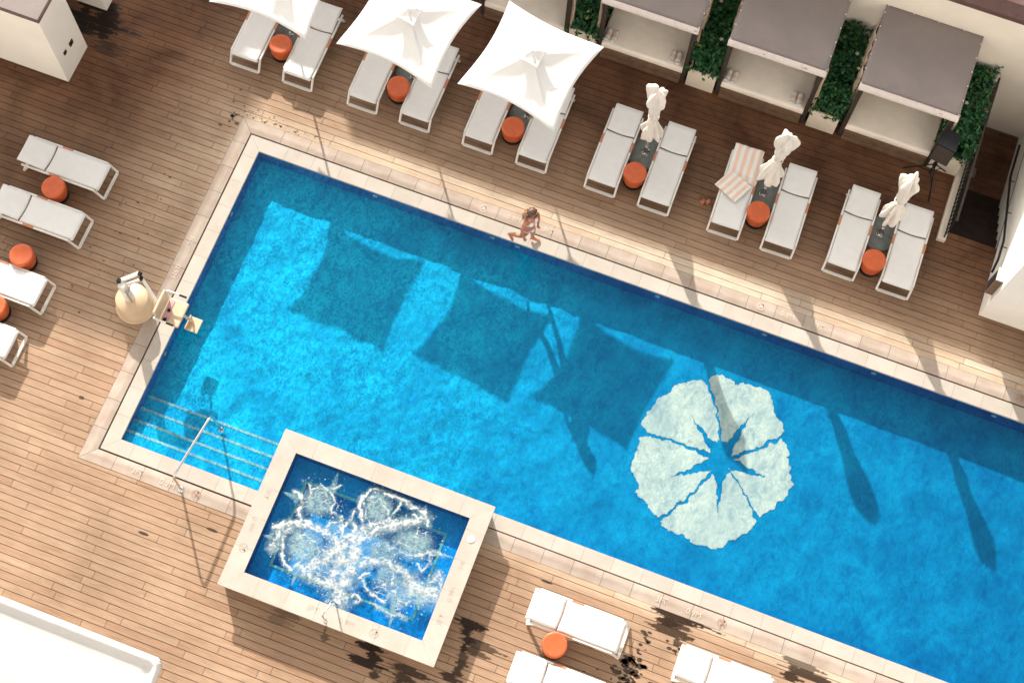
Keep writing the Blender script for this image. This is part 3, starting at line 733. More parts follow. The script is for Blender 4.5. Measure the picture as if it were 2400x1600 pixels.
for x in (6.55, 12.35): text_mesh('depth_marking', '3FT', SZT, M['mark_pale'], paving, x, .17, .018, 0)
text_mesh('depth_marking', '0.9M', SZT, M['mark_pale'], paving, -.17, -3.38, .018, -PI / 2)
text_mesh('depth_marking', '3FT', SZT, M['mark_pale'], paving, -.17, -2.66, .018, -PI / 2)
text_mesh('depth_marking', '3FT', SZT, M['mark_pale'], paving, .888, -7.42, .018, 0)
text_mesh('depth_marking', '0.9M', SZT * 1.1, M['mark_pale'], paving, 1.52, -7.43, .018, 0)
nodive(M['mark_red'], paving, 2.114, -7.426, .020, .15)
text_mesh('depth_marking', '3FT', SZT, M['mark_pale'], paving, 11.143, -6.18, .018, 0)
text_mesh('depth_marking', '0.9M', SZT, M['mark_pale'], paving, 11.79, -6.195, .018, 0)
nodive(M['mark_red'], paving, 12.348, -6.18, .020, .1)
hz_ = HH + .003
text_mesh('depth_marking', '3FT', SZT, M['mark_grey'], hot, 5.136 - ox, -8.72 - oy, hz_, 0)
text_mesh('depth_marking', '0.9M', SZT, M['mark_grey'], hot, 5.82 - ox, -8.73 - oy, hz_, 0)
nodive(M['mark_grey'], hot, 6.362 - ox, -8.729 - oy, hz_, 0); nodive(M['mark_grey'], hot, 3.49 - ox, -8.121 - oy, hz_, -PI / 2)
text_mesh('depth_marking', '3FT', SZT, M['mark_grey'], hot, 7.42 - ox, -8.07 - oy, hz_, PI / 2)
text_mesh('depth_marking', '0.9M', SZT, M['mark_grey'], hot, 7.44 - ox, -7.56 - oy, hz_, PI / 2)
text_mesh('depth_marking', '3/4', SZT * .8, M['mark_grey'], hot, 7.42 - ox, -7.0 - oy, hz_, PI / 2)
text_mesh('depth_marking', '0.9M', SZT * .9, M['mark_grey'], hot, 3.46 - ox, -7.65 - oy, hz_, -PI / 2)
text_mesh('depth_marking', '3FT', SZT * .9, M['mark_grey'], hot, 3.50 - ox, -7.02 - oy, hz_, -PI / 2)

# splashes on the boards (countless small drops): one object lying on the deck
b = MB(); rr = random.Random(5)
def drop(x, y, r, el=1.6):
    n = 9; ph = rr.random() * 9
    b.add([(x + r * el * math.cos(2 * PI * k / n) * (1 + .35 * NZ(math.cos(2 * PI * k / n) * 2 + ph, math.sin(2 * PI * k / n) * 2)), y + r * math.sin(2 * PI * k / n) * (1 + .35 * NZ(math.cos(2 * PI * k / n) * 2, math.sin(2 * PI * k / n) * 2 + ph)), .003) for k in range(n)], [tuple(range(n))])
for cx, cy, sx, sy, n, rm in [(-.55, .25, .12, .25, 16, .022), (.0, .42, .35, .08, 40, .013), (.9, .38, .5, .05, 26, .012), (-1.3, -.9, .25, .9, 9, .012), (-1.45, -2.3, .3, 1.0, 20, .017), (-1.6, -4.1, .4, .6, 9, .014),
                              (11.08, -7.05, .06, .45, 26, .028), (11.02, -7.6, .14, .18, 34, .04), (10.9, -7.75, .3, .15, 18, .03), (11.7, -6.95, .3, .1, 14, .03), (-1.9, .1, .4, .5, 8, .014), (14.2, -6.9, .3, .08, 12, .03)]:
    for k in range(n):
        x, y = rr.gauss(cx, sx), rr.gauss(cy, sy)
        if -.32 < x < 26 and -7.6 < y < .32 and not (x > 3.5 and y < -6.36): continue
        drop(x, y, rm * rr.uniform(.3, 1.3), rr.uniform(1, 2.2))
drop(-.52, .24, .035, 1.2); drop(-.53, .33, .03, .6); drop(1.506, -8.473, .03, 3.5); drop(2.69, -7.95, .03, 4.0); drop(-.768, -6.456, .035, 1.8); drop(9.0, -6.62, .02, 6)
o = b.build('water_spots', M['wetspot']); o['kind'] = 'stuff'; o['label'] = 'dark water drops splashed over the wooden deck boards'; o['category'] = 'water spots'

# ------------------------------------------------------------------ sun loungers
def make_lounger():
    r = empty('sun_lounger')
    for s in (-1, 1):
        b = MB(); b.box(s * .325 - .02, .17, .295, s * .325 + .02, 1.80, .345, .006); b.build('side_rail', M['white_metal'], r)
    def sled(y_top, y_bot, nm):
        b = MB()
        for s in (-1, 1):
            p0, p1 = Vector((s * .325, y_top, .32)), Vector((s * .325, y_bot, .02))
            d = (p1 - p0); L = d.length; an = math.atan2(d.y, -d.z)
            b.box(-.02, -.026, 0, .02, .026, L, .005, xf=Matrix.Translation(p1) @ Matrix.Rotation(an, 4, 'X'))
        b.box(-.306, y_bot - .03, .001, .306, y_bot + .03, .041, .005); b.build(nm, M['white_metal'], r)
    sled(.19, .025, 'foot_frame'); sled(1.66, 1.83, 'head_frame')
    b = MB()
    def seat(u, v):
        x = -.298 + .596 * u; y = .085 + 1.18 * v
        sag = -.022 * math.sin(PI * u) * (.4 + .6 * math.sin(PI * min(1, v * 1.05)))
        edge = -.03 * (max(0, .03 - v) / .03) ** 2
        return (x, y + (.018 * math.sin(PI * u) if v > .97 else 0) * -1, .352 + sag + edge)
    b.grid(seat, 10, 24); b.build('sling_seat', M['sling'], r, solid=.012)
    for yb in (.125, 1.24):
        b = MB(); b.tube([(-.31, yb, .325), (.31, yb, .325)], .016, 8); b.build('cross_bar', M['white_metal'], r)
    b = MB()
    def back(u, v):
        x = -.295 + .59 * u; y = 1.292 + .60 * v
        return (x, y - (1 - v) ** 4 * .022 * math.sin(PI * u), .365 + .085 * v - .016 * math.sin(PI * u) * (1 - .6 * v) - .03 * max(0, (v - .95) / .05) ** 2)
    b.grid(back, 10, 12); br = b.build('backrest', M['sling'], r, solid=.014)
    b = MB()
    b.tube([(-.285, 1.30, .345), (-.285, 1.875, .428)], .013, 8); b.tube([(.285, 1.30, .345), (.285, 1.875, .428)], .013, 8); b.tube([(-.285, 1.875, .428), (.285, 1.875, .428)], .013, 8)
    b.build('backrest_frame', M['white_metal'], br)
    for s in (-1, 1):
        b = MB(); b.box(s * .325 - .0235, .94, .292, s * .325 + .0235, 1.18, .3495, .006); b.build('armrest_sleeve', M['accent'], r)
    return r
proto = make_lounger(); first = [True]
def lounger(x, y, rz, label, group):
    o = proto if first[0] else copy_tree(proto); first[0] = False
    o.location = (x, y, 0); o.rotation_euler = (0, 0, rz)
    return tag(o, label, 'sun lounger', group)
PAIR = [(-.748, .454, 'under the leftmost open parasol'), (1.932, 3.109, 'under the middle open parasol'), (4.521, 5.715, 'under the rightmost open parasol'),
        (7.231, 8.399, 'beside the leftmost furled parasol'), (9.913, 11.063, 'beside the middle furled parasol'), (12.39, 13.541, 'beside the furled parasol nearest the stairs')]
ROT = [0, 0, .002, -.002, 0, .003, 0, .004, R(1.6), R(1.2), 0, R(.6)]
for i, (xl, xr, where) in enumerate(PAIR):
    la = 'white sling lounger on the left ' + where
    if i == 4: la = 'white sling lounger with a striped towel spread over its backrest'
    lounger(xl, 1.345, ROT[2 * i], la, 'loungers in pairs along the far side of the pool')
    lounger(xr, 1.345, ROT[2 * i + 1], 'white sling lounger on the right ' + where, 'loungers in pairs along the far side of the pool')
for y, x, l in [(-2.13, -2.19, 'white lounger at left edge of deck, farthest from the pool steps'), (-3.31, -2.19, 'white lounger at left edge, second from the white pillar'),
                (-4.855, -2.27, 'white lounger at left edge, half lit, across from the pool lift'), (-6.04, -2.31, 'white sunlit lounger cut by left photo edge, nearest the viewer')]:
    lounger(x + .02, y, PI / 2, l, 'loungers on the left deck')
lounger(10.75, -7.17, PI / 2, 'sunlit white lounger right of the hot tub, above the orange stool', 'loungers on the near deck')
lounger(10.82, -8.38, PI / 2, 'sunlit white lounger right of the hot tub, below the orange stool', 'loungers on the near deck')
lounger(13.63, -7.19, PI / 2, 'sunlit white lounger farthest right on the near deck', 'loungers on the near deck')

# stools
def make_stool():
    r = empty('stool')
    b = MB(); b.lathe([(.0, .432), (.10, .434), (.185, .440), (.212, .441), (.228, .434), (.237, .418), (.241, .39), (.240, .36), (.236, .345), (.238, .33), (.236, .26), (.228, .18), (.214, .115), (.20, .10)], 40); b.build('body', M['orange'], r)
    b = MB(); b.lathe([(.19, .0), (.215, .004), (.222, .02), (.222, .075), (.205, .1)], 36); b.build('base', M['black'], r)
    return r
ps = make_stool()
ST = [(-.138, 1.974, 'under the leftmost open parasol'), (2.543, 1.953, 'under the middle open parasol'), (5.109, 1.933, 'under the rightmost open parasol'), (7.809, 1.866, 'by the leftmost furled parasol'),
      (10.452, 1.947, 'by the middle furled parasol'), (12.957, 1.776, 'by the furled parasol nearest the stairs'), (-3.103, -2.712, 'between the two upper loungers on the left deck'), (-3.035, -4.28, 'behind the half lit lounger on the left deck'),
      (-3.045, -5.44, 'cut off by the left photo edge'), (9.537, -7.738, 'between sunlit loungers near the hot tub')]
for i, (x, y, l) in enumerate(ST):
    o = ps if i == 0 else copy_tree(ps); o.location = (x, y, 0); o.rotation_euler = (0, 0, i * 1.1)
    tag(o, 'round orange drum stool ' + l, 'stool', 'orange drum stools')

# ------------------------------------------------------------------ parasols
def parasol_base(r, pole_h):
    b = MB(); b.lathe([(.365, 0), (.375, .006), (.375, .05), (.365, .058), (.0, .062)], 48); b.build('base_plate', M['base_plate'], r)
    b = MB(); b.lathe([(.085, .062), (.085, .072), (.05, .08), (.036, .10), (.034, .30), (.040, .31), (.040, .34), (.03, .35)], 24)
    b.tube([(.034, 0, .22), (.075, 0, .22)], .010, 8); b.build('socket', M['chrome'], r)
    b = MB(); b.lathe([(.022, .1), (.022, pole_h), (.0, pole_h + .01)], 16); b.build('pole', M['brass_pole'], r)
def make_open():
    r = empty('parasol'); parasol_base(r, 2.55)
    b = MB(); H = 1.07; n = 14
    corners = [(H, H), (-H, H), (-H, -H), (H, -H)]
    def panel(k, hs, z_c, z_a, inset, seed, wr):
        a, c = Vector(corners[k]) * hs, Vector(corners[(k + 1) % 4]) * hs; mid = (a + c) / 2
        def fn(u, v):
            e = a.lerp(c, u); bow = 4 * u * (1 - u); e = e * (1 - inset * bow)
            p = e * v; z = z_a + (z_c + .05 * bow * hs - z_a) * v ** .93 - .045 * bow * math.sin(PI * v) * hs
            z += wr * (NZ(p.x * 3 + seed, p.y * 3) * .5 + NZ(p.x * 9, p.y * 9 + seed) * .3) * v * bow
            return (p.x, p.y, z)
        return fn
    for k in range(4): b.grid(panel(k, 1.0, 2.16, 2.60, .115, 3.1 * k, .012), n, n)
    cn = b.build('canopy', M['canopy'], r, solid=.004)
    b = MB()
    for k in range(4): b.grid(panel(k, .235, 2.585, 2.70, .12, 7.7 * k, .13), 8, 8)
    b.lathe([(.03, 2.69), (.032, 2.715), (.0, 2.73)], 12); b.build('vent_cap', M['canopy'], cn, solid=.004)
    for k in range(4):
        cx, cy = corners[k]
        b = MB(); b.tube([(cx * .03, cy * .03, 2.53), (cx * .985, cy * .985, 2.135)], .011, 6); b.build('rib', M['white_metal'], r)
        b = MB(); b.tube([(cx * .025, cy * .025, 1.75), (cx * .5, cy * .5, 2.325)], .009, 6); b.build('strut', M['white_metal'], r)
    return r
po = make_open()
for i, (x, y, a, l) in enumerate([(-.13, 2.50, R(-2.6), 'open white square parasol at the left, cut by the top edge'), (2.66, 2.46, R(-6.5), 'open white square parasol in the middle of the three'), (5.24, 2.47, R(-8.0), 'open white square parasol nearest the cabanas, rightmost of the three')]):
    o = po if i == 0 else copy_tree(po); o.location = (x, y, 0); o.rotation_euler = (0, 0, a)
    tag(o, l, 'parasol', 'open white parasols')
def make_furled(seed, lean, bag, skirt):
    r = empty('furled_parasol'); parasol_base(r, 2.56)
    rs = random.Random(seed); lob = [rs.uniform(0, 6.28) for _ in range(6)]
    prof = []
    N = 46
    for i in range(N + 1):
        t = i / N; z = .86 + 1.78 * t
        tie = math.exp(-((z - 1.62) / .13) ** 2); top = sstep(1.95, 2.38, z) * sstep(2.66, 2.46, z); sk = sstep(1.55, .95, z)
        rad = .104 - .040 * tie + bag * top + skirt * sk
        if z > 2.46: rad *= math.sqrt(max(.0, 1 - ((z - 2.46) / .185) ** 2)) * .98 + .02
        prof.append((max(.004, rad), z))
    def fn(rr, z, a):
        f = .34 * math.sin(4 * a + lob[0] + z * 1.1) * sstep(1.9, 2.4, z) + .26 * math.sin(7 * a + lob[1]) * sstep(1.65, 1.0, z) + .16 * math.sin(9 * a + lob[2] + z * 1.2) + .30 * NZ(math.cos(a) * 1.6 + seed, math.sin(a) * 1.6, z * 2.2) + .2 * NZ(math.cos(a) * 4 + seed, math.sin(a) * 4, z * 5)
        zz = z - (.09 * math.sin(3 * a + lob[3]) * sstep(1.2, .86, z)) + .06 * math.sin(2 * a + lob[4]) * sstep(2.2, 2.6, z)
        return rr * (1 + f), zz
    b = MB(); b.lathe(prof, 64, fn=fn)
    for i, v in enumerate(b.v):
        k = (v[2] - .86) / 1.78; s_ = math.sin(k * PI * 1.4 + seed)
        b.v[i] = (v[0] + lean[0] * k + .02 * s_, v[1] + lean[1] * k + .02 * math.cos(k * 5 + seed), v[2])
    cl = b.build('furled_cloth', M['furled'], r, solid=.003)
    b = MB(); pts = [(.105 * math.cos(a * PI / 8) + lean[0] * .43, .105 * math.sin(a * PI / 8) + lean[1] * .43, 1.63 + .01 * math.sin(a)) for a in range(17)]
    b.tube(pts, .012, 6, caps=False); b.build('tie_strap', M['furled'], cl)
    return r
for i, (x, y, l, ln, bg_, sk_) in enumerate([(7.84, 2.556, 'furled cream parasol between loungers, leftmost of the three', (-.02, .02), .075, .065), (10.42, 2.55, 'furled cream parasol beside the lounger with the striped towel', (.03, .0), .07, .085), (12.945, 2.56, 'furled cream parasol nearest the stairs, rightmost of the three', (.03, .0), .06, .08)]):
    o = make_furled(i * 3.7 + 1, ln, bg_, sk_); o.location = (x, y, 0); o.rotation_euler = (0, 0, i * .9)
    tag(o, l, 'parasol', 'furled parasols')

# ------------------------------------------------------------------ cabanas
def make_cabana(seed, curtains):
    r = empty('cabana'); wd, dp, hh = 1.98, 1.98, 2.06
    for (x, y) in ((0, 0), (wd - .09, 0), (0, dp - .09), (wd - .09, dp - .09)):
        b = MB(); b.box(x, y, 0, x + .09, y + .09, hh - .08, .006); b.build('post', M['frame'], r)
    b = MB(); b.box(.0, -.001, hh - .08, wd, .075, hh, .006); b.box(.0, dp - .075, hh - .08, wd, dp + .001, hh, .006)
    b.box(.001, .076, hh - .078, .075, dp - .076, hh - .002); b.box(wd - .075, .076, hh - .078, wd - .001, dp - .076, hh - .002); b.build('roof_frame', M['frame'], r)
    b = MB()
    b.grid(lambda u, v: (-.03 + (wd + .06) * u, .07 + (dp - .04) * v, hh + .012 + .008 * NZ(u * 4 + seed, v * 4) - .02 * math.sin(PI * u) * math.sin(PI * v)), 20, 20)
    for k in range(12):
        t = k / 11
        for (x, y) in ((-.01, .1 + (dp - .1) * t), (wd + .01, .1 + (dp - .1) * t)):
            if k % 2 == 0: b.lathe([(.012, 0), (.012, .006), (0, .008)], 8, 1, T(x, y, hh + .016))
        if k % 3 == 0:
            b.lathe([(.012, 0), (.012, .006), (0, .008)], 8, 1, T(.02 + (wd - .04) * t, dp + .01, hh + .016))
    b.build('roof_fabric', [M['taupe'], M['white_metal']], r, solid=.006)
    b = MB()
    def lip(u, v):
        x = -.035 + (wd + .07) * u; a = v * 2.2; w_ = .008 * NZ(u * 30 + seed, v * 2) + .006 * NZ(u * 9, seed)
        return (x, .075 - .10 * math.sin(min(a, PI / 2)) - w_, hh + .02 - .055 * (1 - math.cos(a)) + w_)
    b.grid(lip, 60, 8)
    for k in range(6): b.lathe([(.011, 0), (.011, .006), (0, .008)], 8, 1, T(.04 + (wd - .08) * k / 5, .045, hh + .022))
    b.build('roof_edge', [M['lip'], M['white_metal']], r, solid=.006)
    b = MB(); b.box(.10, -.06, .0, wd - .10, dp - .1, .12, .008); b.box(.10, -.015, .12, wd - .10, dp - .1, .30, .008); bed = b.build('bed_base', M['dark_wood'], r)
    b = MB(); b.box(.05, .0, .30, wd - .05, dp - .12, .50, .055)
    for i, v in enumerate(b.v): b.v[i] = (v[0], v[1], v[2] + .01 * NZ(v[0] * 3 + seed, v[1] * 3))
    b.build('mattress', M['mattress'], r)
    for k, (side, y0, y1) in enumerate(curtains):
        b = MB(); x = -.05 if side < 0 else wd + .03
        def cur(u, v):
            y = y0 + (y1 - y0) * u; g_ = sstep(.45, .0, abs(v - .45)) if abs(y1 - y0) < .4 else 0
            yy = y + ((y0 + y1) / 2 - y) * .6 * g_
            return (x + .03 * math.sin(u * 30 + seed) * (.5 + v) + .03 * NZ(u * 4, v * 3, seed), yy, hh - .03 - (hh - .45) * v)
        b.grid(cur, 40, 12); b.build('curtain', M['curtain'], r, solid=.003)
    return r
CB = [(3.40, 'cream cabana daybed at top centre, half hidden by the parasols', [(1, .0, .25)]), (6.08, 'taupe roofed cabana daybed, left of the three roofs in view', [(-1, .05, .3), (1, .3, 1.2)]), (8.745, 'taupe roofed cabana daybed, middle of the three roofs in view', [(1, .05, .25), (-1, .9, 1.6)]), (11.48, 'taupe roofed cabana daybed beside the speaker, without towels', [(-1, .3, 1.7), (1, -.03, .22)])]
for i, (x, l, cu) in enumerate(CB):
    o = make_cabana(i * 2.3, cu); o.location = (x, 4.44, 0); tag(o, l, 'cabana', 'cabana daybeds along the wall')
    if i == 0: o.location = (3.43, 4.44, 0)
# rolled towels on two of the beds
def make_roll():
    b = MB(); r0 = .062; L = .26; n = 22; m_ = 16
    vs = []; st = []
    for i in range(m_ + 1):
        for k in range(n):
            a = 2 * PI * k / n; rr_ = r0 * (1 - .12 * (abs(i / m_ - .5) * 2) ** 6) * (1 + .03 * math.sin(5 * a))
            vs.append((rr_ * math.cos(a), -L / 2 + L * i / m_, r0 + rr_ * math.sin(a) * .95)); st.append(i / m_ * L)
    fs = [(i * n + k, i * n + (k + 1) % n, (i + 1) * n + (k + 1) % n, (i + 1) * n + k) for i in range(m_) for k in range(n)] + [tuple(range(n)), tuple(range(m_ * n, m_ * n + n))]
    b.add(vs, fs, 0, True)
    return b.build('rolled_towel', M['towel'], vat={'stripe': st})
roll = make_roll(); fr_ = True
for ci, cname in ((1, 'left'), (2, 'middle')):
    bx = CB[ci][0]
    for side, sx in (('left', .17), ('right', 1.60)):
        for k, inner in ((0, 'left one'), (1, 'right one')):
            o = roll if fr_ else roll.copy()
            if not fr_: col.objects.link(o)
            fr_ = False; o.location = (bx + sx + k * .145, 4.44 + .19 + .0 * k, .502); o.rotation_euler = (0, 0, -.03 + .04 * k)
            tag(o, f'rolled striped towel, {inner} of the pair at the {side} end of {cname} bed', 'towel', 'rolled towels on the cabana beds')
# striped towel on a lounger (follows the backrest, its end folded over)
b = MB(); st = []
def towel_z(y): return .372 + .085 * max(0, min(1, (y - 1.292) / .6)) if y > 1.29 else .368
def tw(u, v):
    x = -.31 + .62 * u; y = 1.93 - .80 * v
    z = towel_z(y) + .012 + .010 * NZ(u * 5, v * 6, 2) + (-.10 * max(0, .03 - v) / .03)
    if u > .95: z -= .02
    return (x + .02 * v + .012 * NZ(v * 5, u, 3), y + .012 * NZ(u * 5, v, 5), z)
b.grid(tw, 24, 30)
st = [(i / 24) * .62 for i in range(25) for j in range(31)]
ca, sa = math.cos(R(-28)), math.sin(R(-28))
n1 = len(b.v)
def tw2(u, v):
    lx = -.29 + .58 * u; ly = -.50 * v
    x = -.02 + lx * ca - ly * sa * 1.0; y = 1.20 + (lx * sa * .9 + ly * ca)
    x = x + .05; 
    return (x, y, .395 + .018 * NZ(u * 5, v * 5, 8) + (.012 if v < .06 else 0) - (.02 * max(0, y < .2)))
b.grid(tw2, 24, 20); st += [(i / 24) * .62 + .05 for i in range(25) for j in range(21)]
tw_o = b.build('striped_towel', M['towel'], loc=(9.905, 1.345, 0), rot=(0, 0, R(1.6)), solid=.008, vat={'stripe': st})
tag(tw_o, 'peach and white striped beach towel spread over a lounger backrest', 'towel')

# ------------------------------------------------------------------ planters and hedges
def leaf_cloud(seed, n, vol, size, top=1.0):
    rs = random.Random(seed); b = MB(); (x0, y0, z0, x1, y1, z1) = vol
    k = 0
    while k < n:
        x, y = rs.uniform(x0, x1), rs.uniform(y0, y1)
        hgt = z1 - (z1 - z0) * .22 * (1 + NZ(x * 2.4 + seed, y * 2.4) + .6 * NZ(x * 6, y * 6, seed)) * .9 - .42 * sstep(y0 + .38, y0 - .05, y)
        z = z0 + (hgt - z0) * rs.random() ** .45
        edge = min(x - x0, x1 - x, y - y0, y1 - y)
        if edge < .06 * (1 + NZ(x * 7, y * 7, z * 7 + seed)) : 
            if rs.random() < .6: continue
        if NZ(x * 5, y * 5, z * 5 + seed) < -.28: continue
        s = size * rs.uniform(.65, 1.35); rz = rs.uniform(0, 2 * PI); tilt = rs.gauss(.55, .45)
        X = T(x, y, z, rz, 0, 0) @ Matrix.Rotation(tilt, 4, 'Y') @ Matrix.Rotation(rs.gauss(0, .4), 4, 'X')
        vs = [(0, 0, 0), (.35 * s, .24 * s, .02 * s), (.75 * s, .22 * s, 0), (1.05 * s, 0, -.10 * s), (.75 * s, -.22 * s, 0), (.35 * s, -.24 * s, .02 * s), (.5 * s, 0, -.05 * s)]
        b.add(vs, [(0, 6, 1), (1, 6, 2), (2, 6, 3), (3, 6, 4), (4, 6, 5), (5, 6, 0)], 0, True, X, rnd=min(1, max(0, rs.gauss(.5, .22) if rs.random() > .015 else 1)))
        k += 1
    return b
PLX = [5.44, 8.10, 10.785, 13.46]
PN = ['left of the leftmost taupe cabana', 'between the left and middle taupe cabanas', 'between the middle taupe cabana and the one without towels', 'behind the black speaker, next to the stairs']
for i, x in enumerate(PLX):
    r = empty('planter', (x, 4.41, 0)); tag(r, 'long cream planter box ' + PN[i], 'planter', 'planters between the cabanas')
    b = MB(); w_, d_, h_, t_ = .605, 1.98, .66, .045
    for (a, c, d, e) in ((0, 0, w_, t_), (0, d_ - t_, w_, d_), (0, t_, t_, d_ - t_), (w_ - t_, t_, w_, d_ - t_)): b.box(a, c, 0, d, e, h_, .006)
    b.build('box', M['planter'], r)
    b = MB(); b.box(t_, t_, .1, w_ - t_, d_ - t_, .55); b.build('soil', M['soil'], r)
    cz = leaf_cloud(21 + i, 4600, (-.07, -.02, .5, .68, 1.99, 1.42 if i else 1.30), .085)
    h = cz.build('hedge', M['leaf'], loc=(x, 4.41, 0)); tag(h, 'dense dark green glossy hedge ' + PN[i], 'hedge', 'hedges in the planters')
    rs = random.Random(i); 
    for k in range([1, 2, 3, 1][i]):
        fx, fy = rs.uniform(.1, .55), rs.uniform(.15, 1.6)
        if i == 2 and k < 2: fx, fy = .60, (1.15, .9)[k]
        b = MB()
        for a in range(5):
            X = T(0, 0, 0, a * 2 * PI / 5 + k) @ Matrix.Rotation(-.35, 4, 'Y')
            b.add([(0, 0, 0), (.026, .012, .0), (.052, 0, -.01), (.026, -.012, 0)], [(0, 1, 2, 3)], 0, False, X)
        b.build('blossom', M['flower_petal'], h, (fx, fy, 1.30 if i else 1.18))

# ------------------------------------------------------------------ walls, stairs, pillars
r = empty('garden_wall', (0, 6.42, 0)); tag(r, 'tall cream wall with dark brown cap behind the cabanas', 'wall')
b = MB(); b.box(-9.5, 0.02, -1.06, 23.3, .30, 2.86); b.build('wall_face', M['render'], r)
b = MB(); b.box(-9.5, .0, 2.86, 23.3, .34, 3.0, .01); b.build('wall_cap', M['cap'], r)
b = MB(); b.box(-9.5, 6.77, 2.4, 23.3, 16.0, 2.97); struct(b.build('terrace', M['terrace']))
# the tall buildings behind the terrace that throw the shade
def tower(name, x0, y0, x1, y1, h, label, face):
    r = empty(name, (x0, y0, 0)); tag(r, label, 'building')
    b = MB(); b.box(0, 0, -2.5, x1 - x0, y1 - y0, h - .4); b.build('wall', M['tower'], r)
    b = MB(); b.box(-.05, -.05, h - .4, x1 - x0 + .05, y1 - y0 + .05, h); b.build('parapet', M['tower'], r)
    n = int((x1 - x0) / 3.2)
    for k in range(n):
        for z in ((3.6, 5.4) if face else (1.0, 3.4)):
            xx = 1.0 + k * 3.2
            b = MB(); b.box(xx, -.03, z, xx + 1.7, .05, z + 1.3); f = b.build('window', M['white_metal'], r)
            b = MB(); b.box(xx + .07, -.05, z + .07, xx + 1.63, -.032, z + 1.23); b.build('pane', M['glass'], f)
    return r
tower('hotel_wing', -9.0, 16.0, 34.0, 24.0, 8.58, 'cream hotel wing beyond the terrace wall', True)
tower('side_building', -40.0, 19.9, -18.3, 42.0, 14.0, 'cream side building beyond the white pillars', False)

# the hotel the photograph is taken from: its tall sunlit front stands behind the camera
r = empty('hotel_building', (0, -13.4, 0)); tag(r, 'tall cream hotel front with balconies facing the pool terrace', 'building')
b = MB(); b.box(-46, -1.0, -2.5, 62, 0, 46); b.build('wall', M['hotel'], r)
for k in range(12):
    b = MB(); b.box(-46, .001, 6.0 + 3.3 * k, 62, .9 if k > 7 else .5, 6.18 + 3.3 * k); b.build('balcony_slab', M['hotel'], r)
for k in range(12):
    for i in range(8):
        b = MB(); b.box(-44 + 13 * i, .002, 6.5 + 3.3 * k, -36 + 13 * i, .03, 8.7 + 3.3 * k); b.build('window', M['glass'], r)
# white pillars at the top left corner
def pillar(y0, y1, label, vents):
    r = empty('pillar', (-4.06, y0, 0)); tag(r, label, 'pillar', 'white pillars at the top left')
    b = MB(); b.box(-3.6, 0, 0, 0, y1 - y0, 2.33, .012); b.build('body', M['white_render'], r)
    b = MB(); t_ = .045
    for (a, c, d, e) in ((-3.6, 0.0, 0.002, t_), (-3.6, y1 - y0 - t_, .002, y1 - y0), (-t_, t_, .002, y1 - y0 - t_)): b.box(a, c - .001, 2.331, d, e + .001, 2.375)
    b.build('cap_trim', M['cap'], r)
    b = MB(); b.box(-3.6, t_, 2.331, -t_, y1 - y0 - t_, 2.352); b.build('top', M['pink_top'], r)
    for (yy, zz, s) in vents:
        b = MB(); b.box(-.02, yy - s, zz - s, .018, yy + s, zz + s, .004); f = b.build('vent_frame', M['frame'], r)
        b = MB(); b.box(.016, yy - s * .7, zz - s * .75, .026, yy + s * .15, zz + s * .75); b.build('vent_louvre', M['black'], f)
    return r
pillar(-.276, .637, 'white rendered pillar with two dark square vents at top left', [(.255 + .276, .77, .068), (.276 - .007, .80, .05)])
pillar(1.572, 1.875, 'slim white rendered pillar farther back at the top left', [])

# white wall block at the right, cabinet and handrail on it
r = empty('white_wall', (15.32, 1.58, 0)); tag(r, 'tall white wall block right of the stairs', 'wall')
b = MB(); b.box(0, 0, -1.06, 8.0, 4.855, 3.3, .012); b.build('block', M['white_render'], r)
r = empty('wall_cabinet', (15.32, 1.73, .745)); tag(r, 'dark wooden box with pale top mounted on the white wall', 'cabinet')
b = MB(); b.box(-.15, 0, 0, -.002, .27, .69, .004); b.build('box', M['dark_wood'], r)
b = MB(); b.box(-.158, -.008, .69, -.002, .278, .715, .003); b.build('lid', M['pink_top'], r)
b = MB(); b.box(-.156, .03, .03, -.151, .24, .66); b.build('front_panel', M['black'], r)
r = empty('wall_handrail', (15.2, 2.5, 0)); tag(r, 'black metal handrail sloping down along the white stair wall', 'handrail')
b = MB(); b.tube(bend([(.0, -.28, .72), (.0, -.10, .96), (.0, .35, .97), (.0, 2.4, -.14), (.0, 3.2, -.14)], .08), .024, 12); b.build('rail', M['black'], r)
for (y, z) in ((.25, .95), (1.3, .45), (2.35, -.12)):
    b = MB(); b.tube(bend([(.0, y, z), (.0, y, z - .07), (.12, y, z - .07)], .03), .010, 8); b.build('bracket', M['black'], r)

# stairs going down
st_r = empty('stairs', (14.25, 3.13, 0)); tag(st_r, 'dark wooden stairs going down beside the white wall', 'stairs')
for k in range(6):
    y0 = .28 * k; z = -.175 * (k + 1)
    b = MB(); b.box(.02, y0, -1.3, 1.065, y0 + .28, z - .03); b.build('riser', M['cap'], st_r)
    b = MB(); b.box(.015, y0 - .0, z - .029, 1.066, y0 + .285, z, .004); b.build('tread', M['stair_wood'], st_r)
b = MB(); rs = random.Random(3); yy = 1.68; 
while yy < 3.27:
    xx = .02
    while xx < 1.06:
        L = rs.choice([.5, .8, 1.1]); x1 = min(xx + L, 1.065)
        b.box(xx + .002, yy + .004, -1.09, x1 - .002, min(yy + .14, 3.29), -1.055, mi=0, rnd=rs.random(), rnd2=min(1, max(0, rs.gauss(.4, .2)))); xx = x1
    yy += .145
b.build('landing', M['deck'], st_r, vat={'shade_brown': [1.0] * len(b.v)})
b = MB(); b.box(.15, 1.98, -1.054, .42, 2.25, -1.046, .002); gr = b.build('drain_grate', M['frame'], st_r)
b = MB()
for k in range(6): b.box(.17 + .04 * k, 1.995, -1.0455, .185 + .04 * k, 2.235, -1.042)
b.build('grate_bar', M['base_plate'], gr)
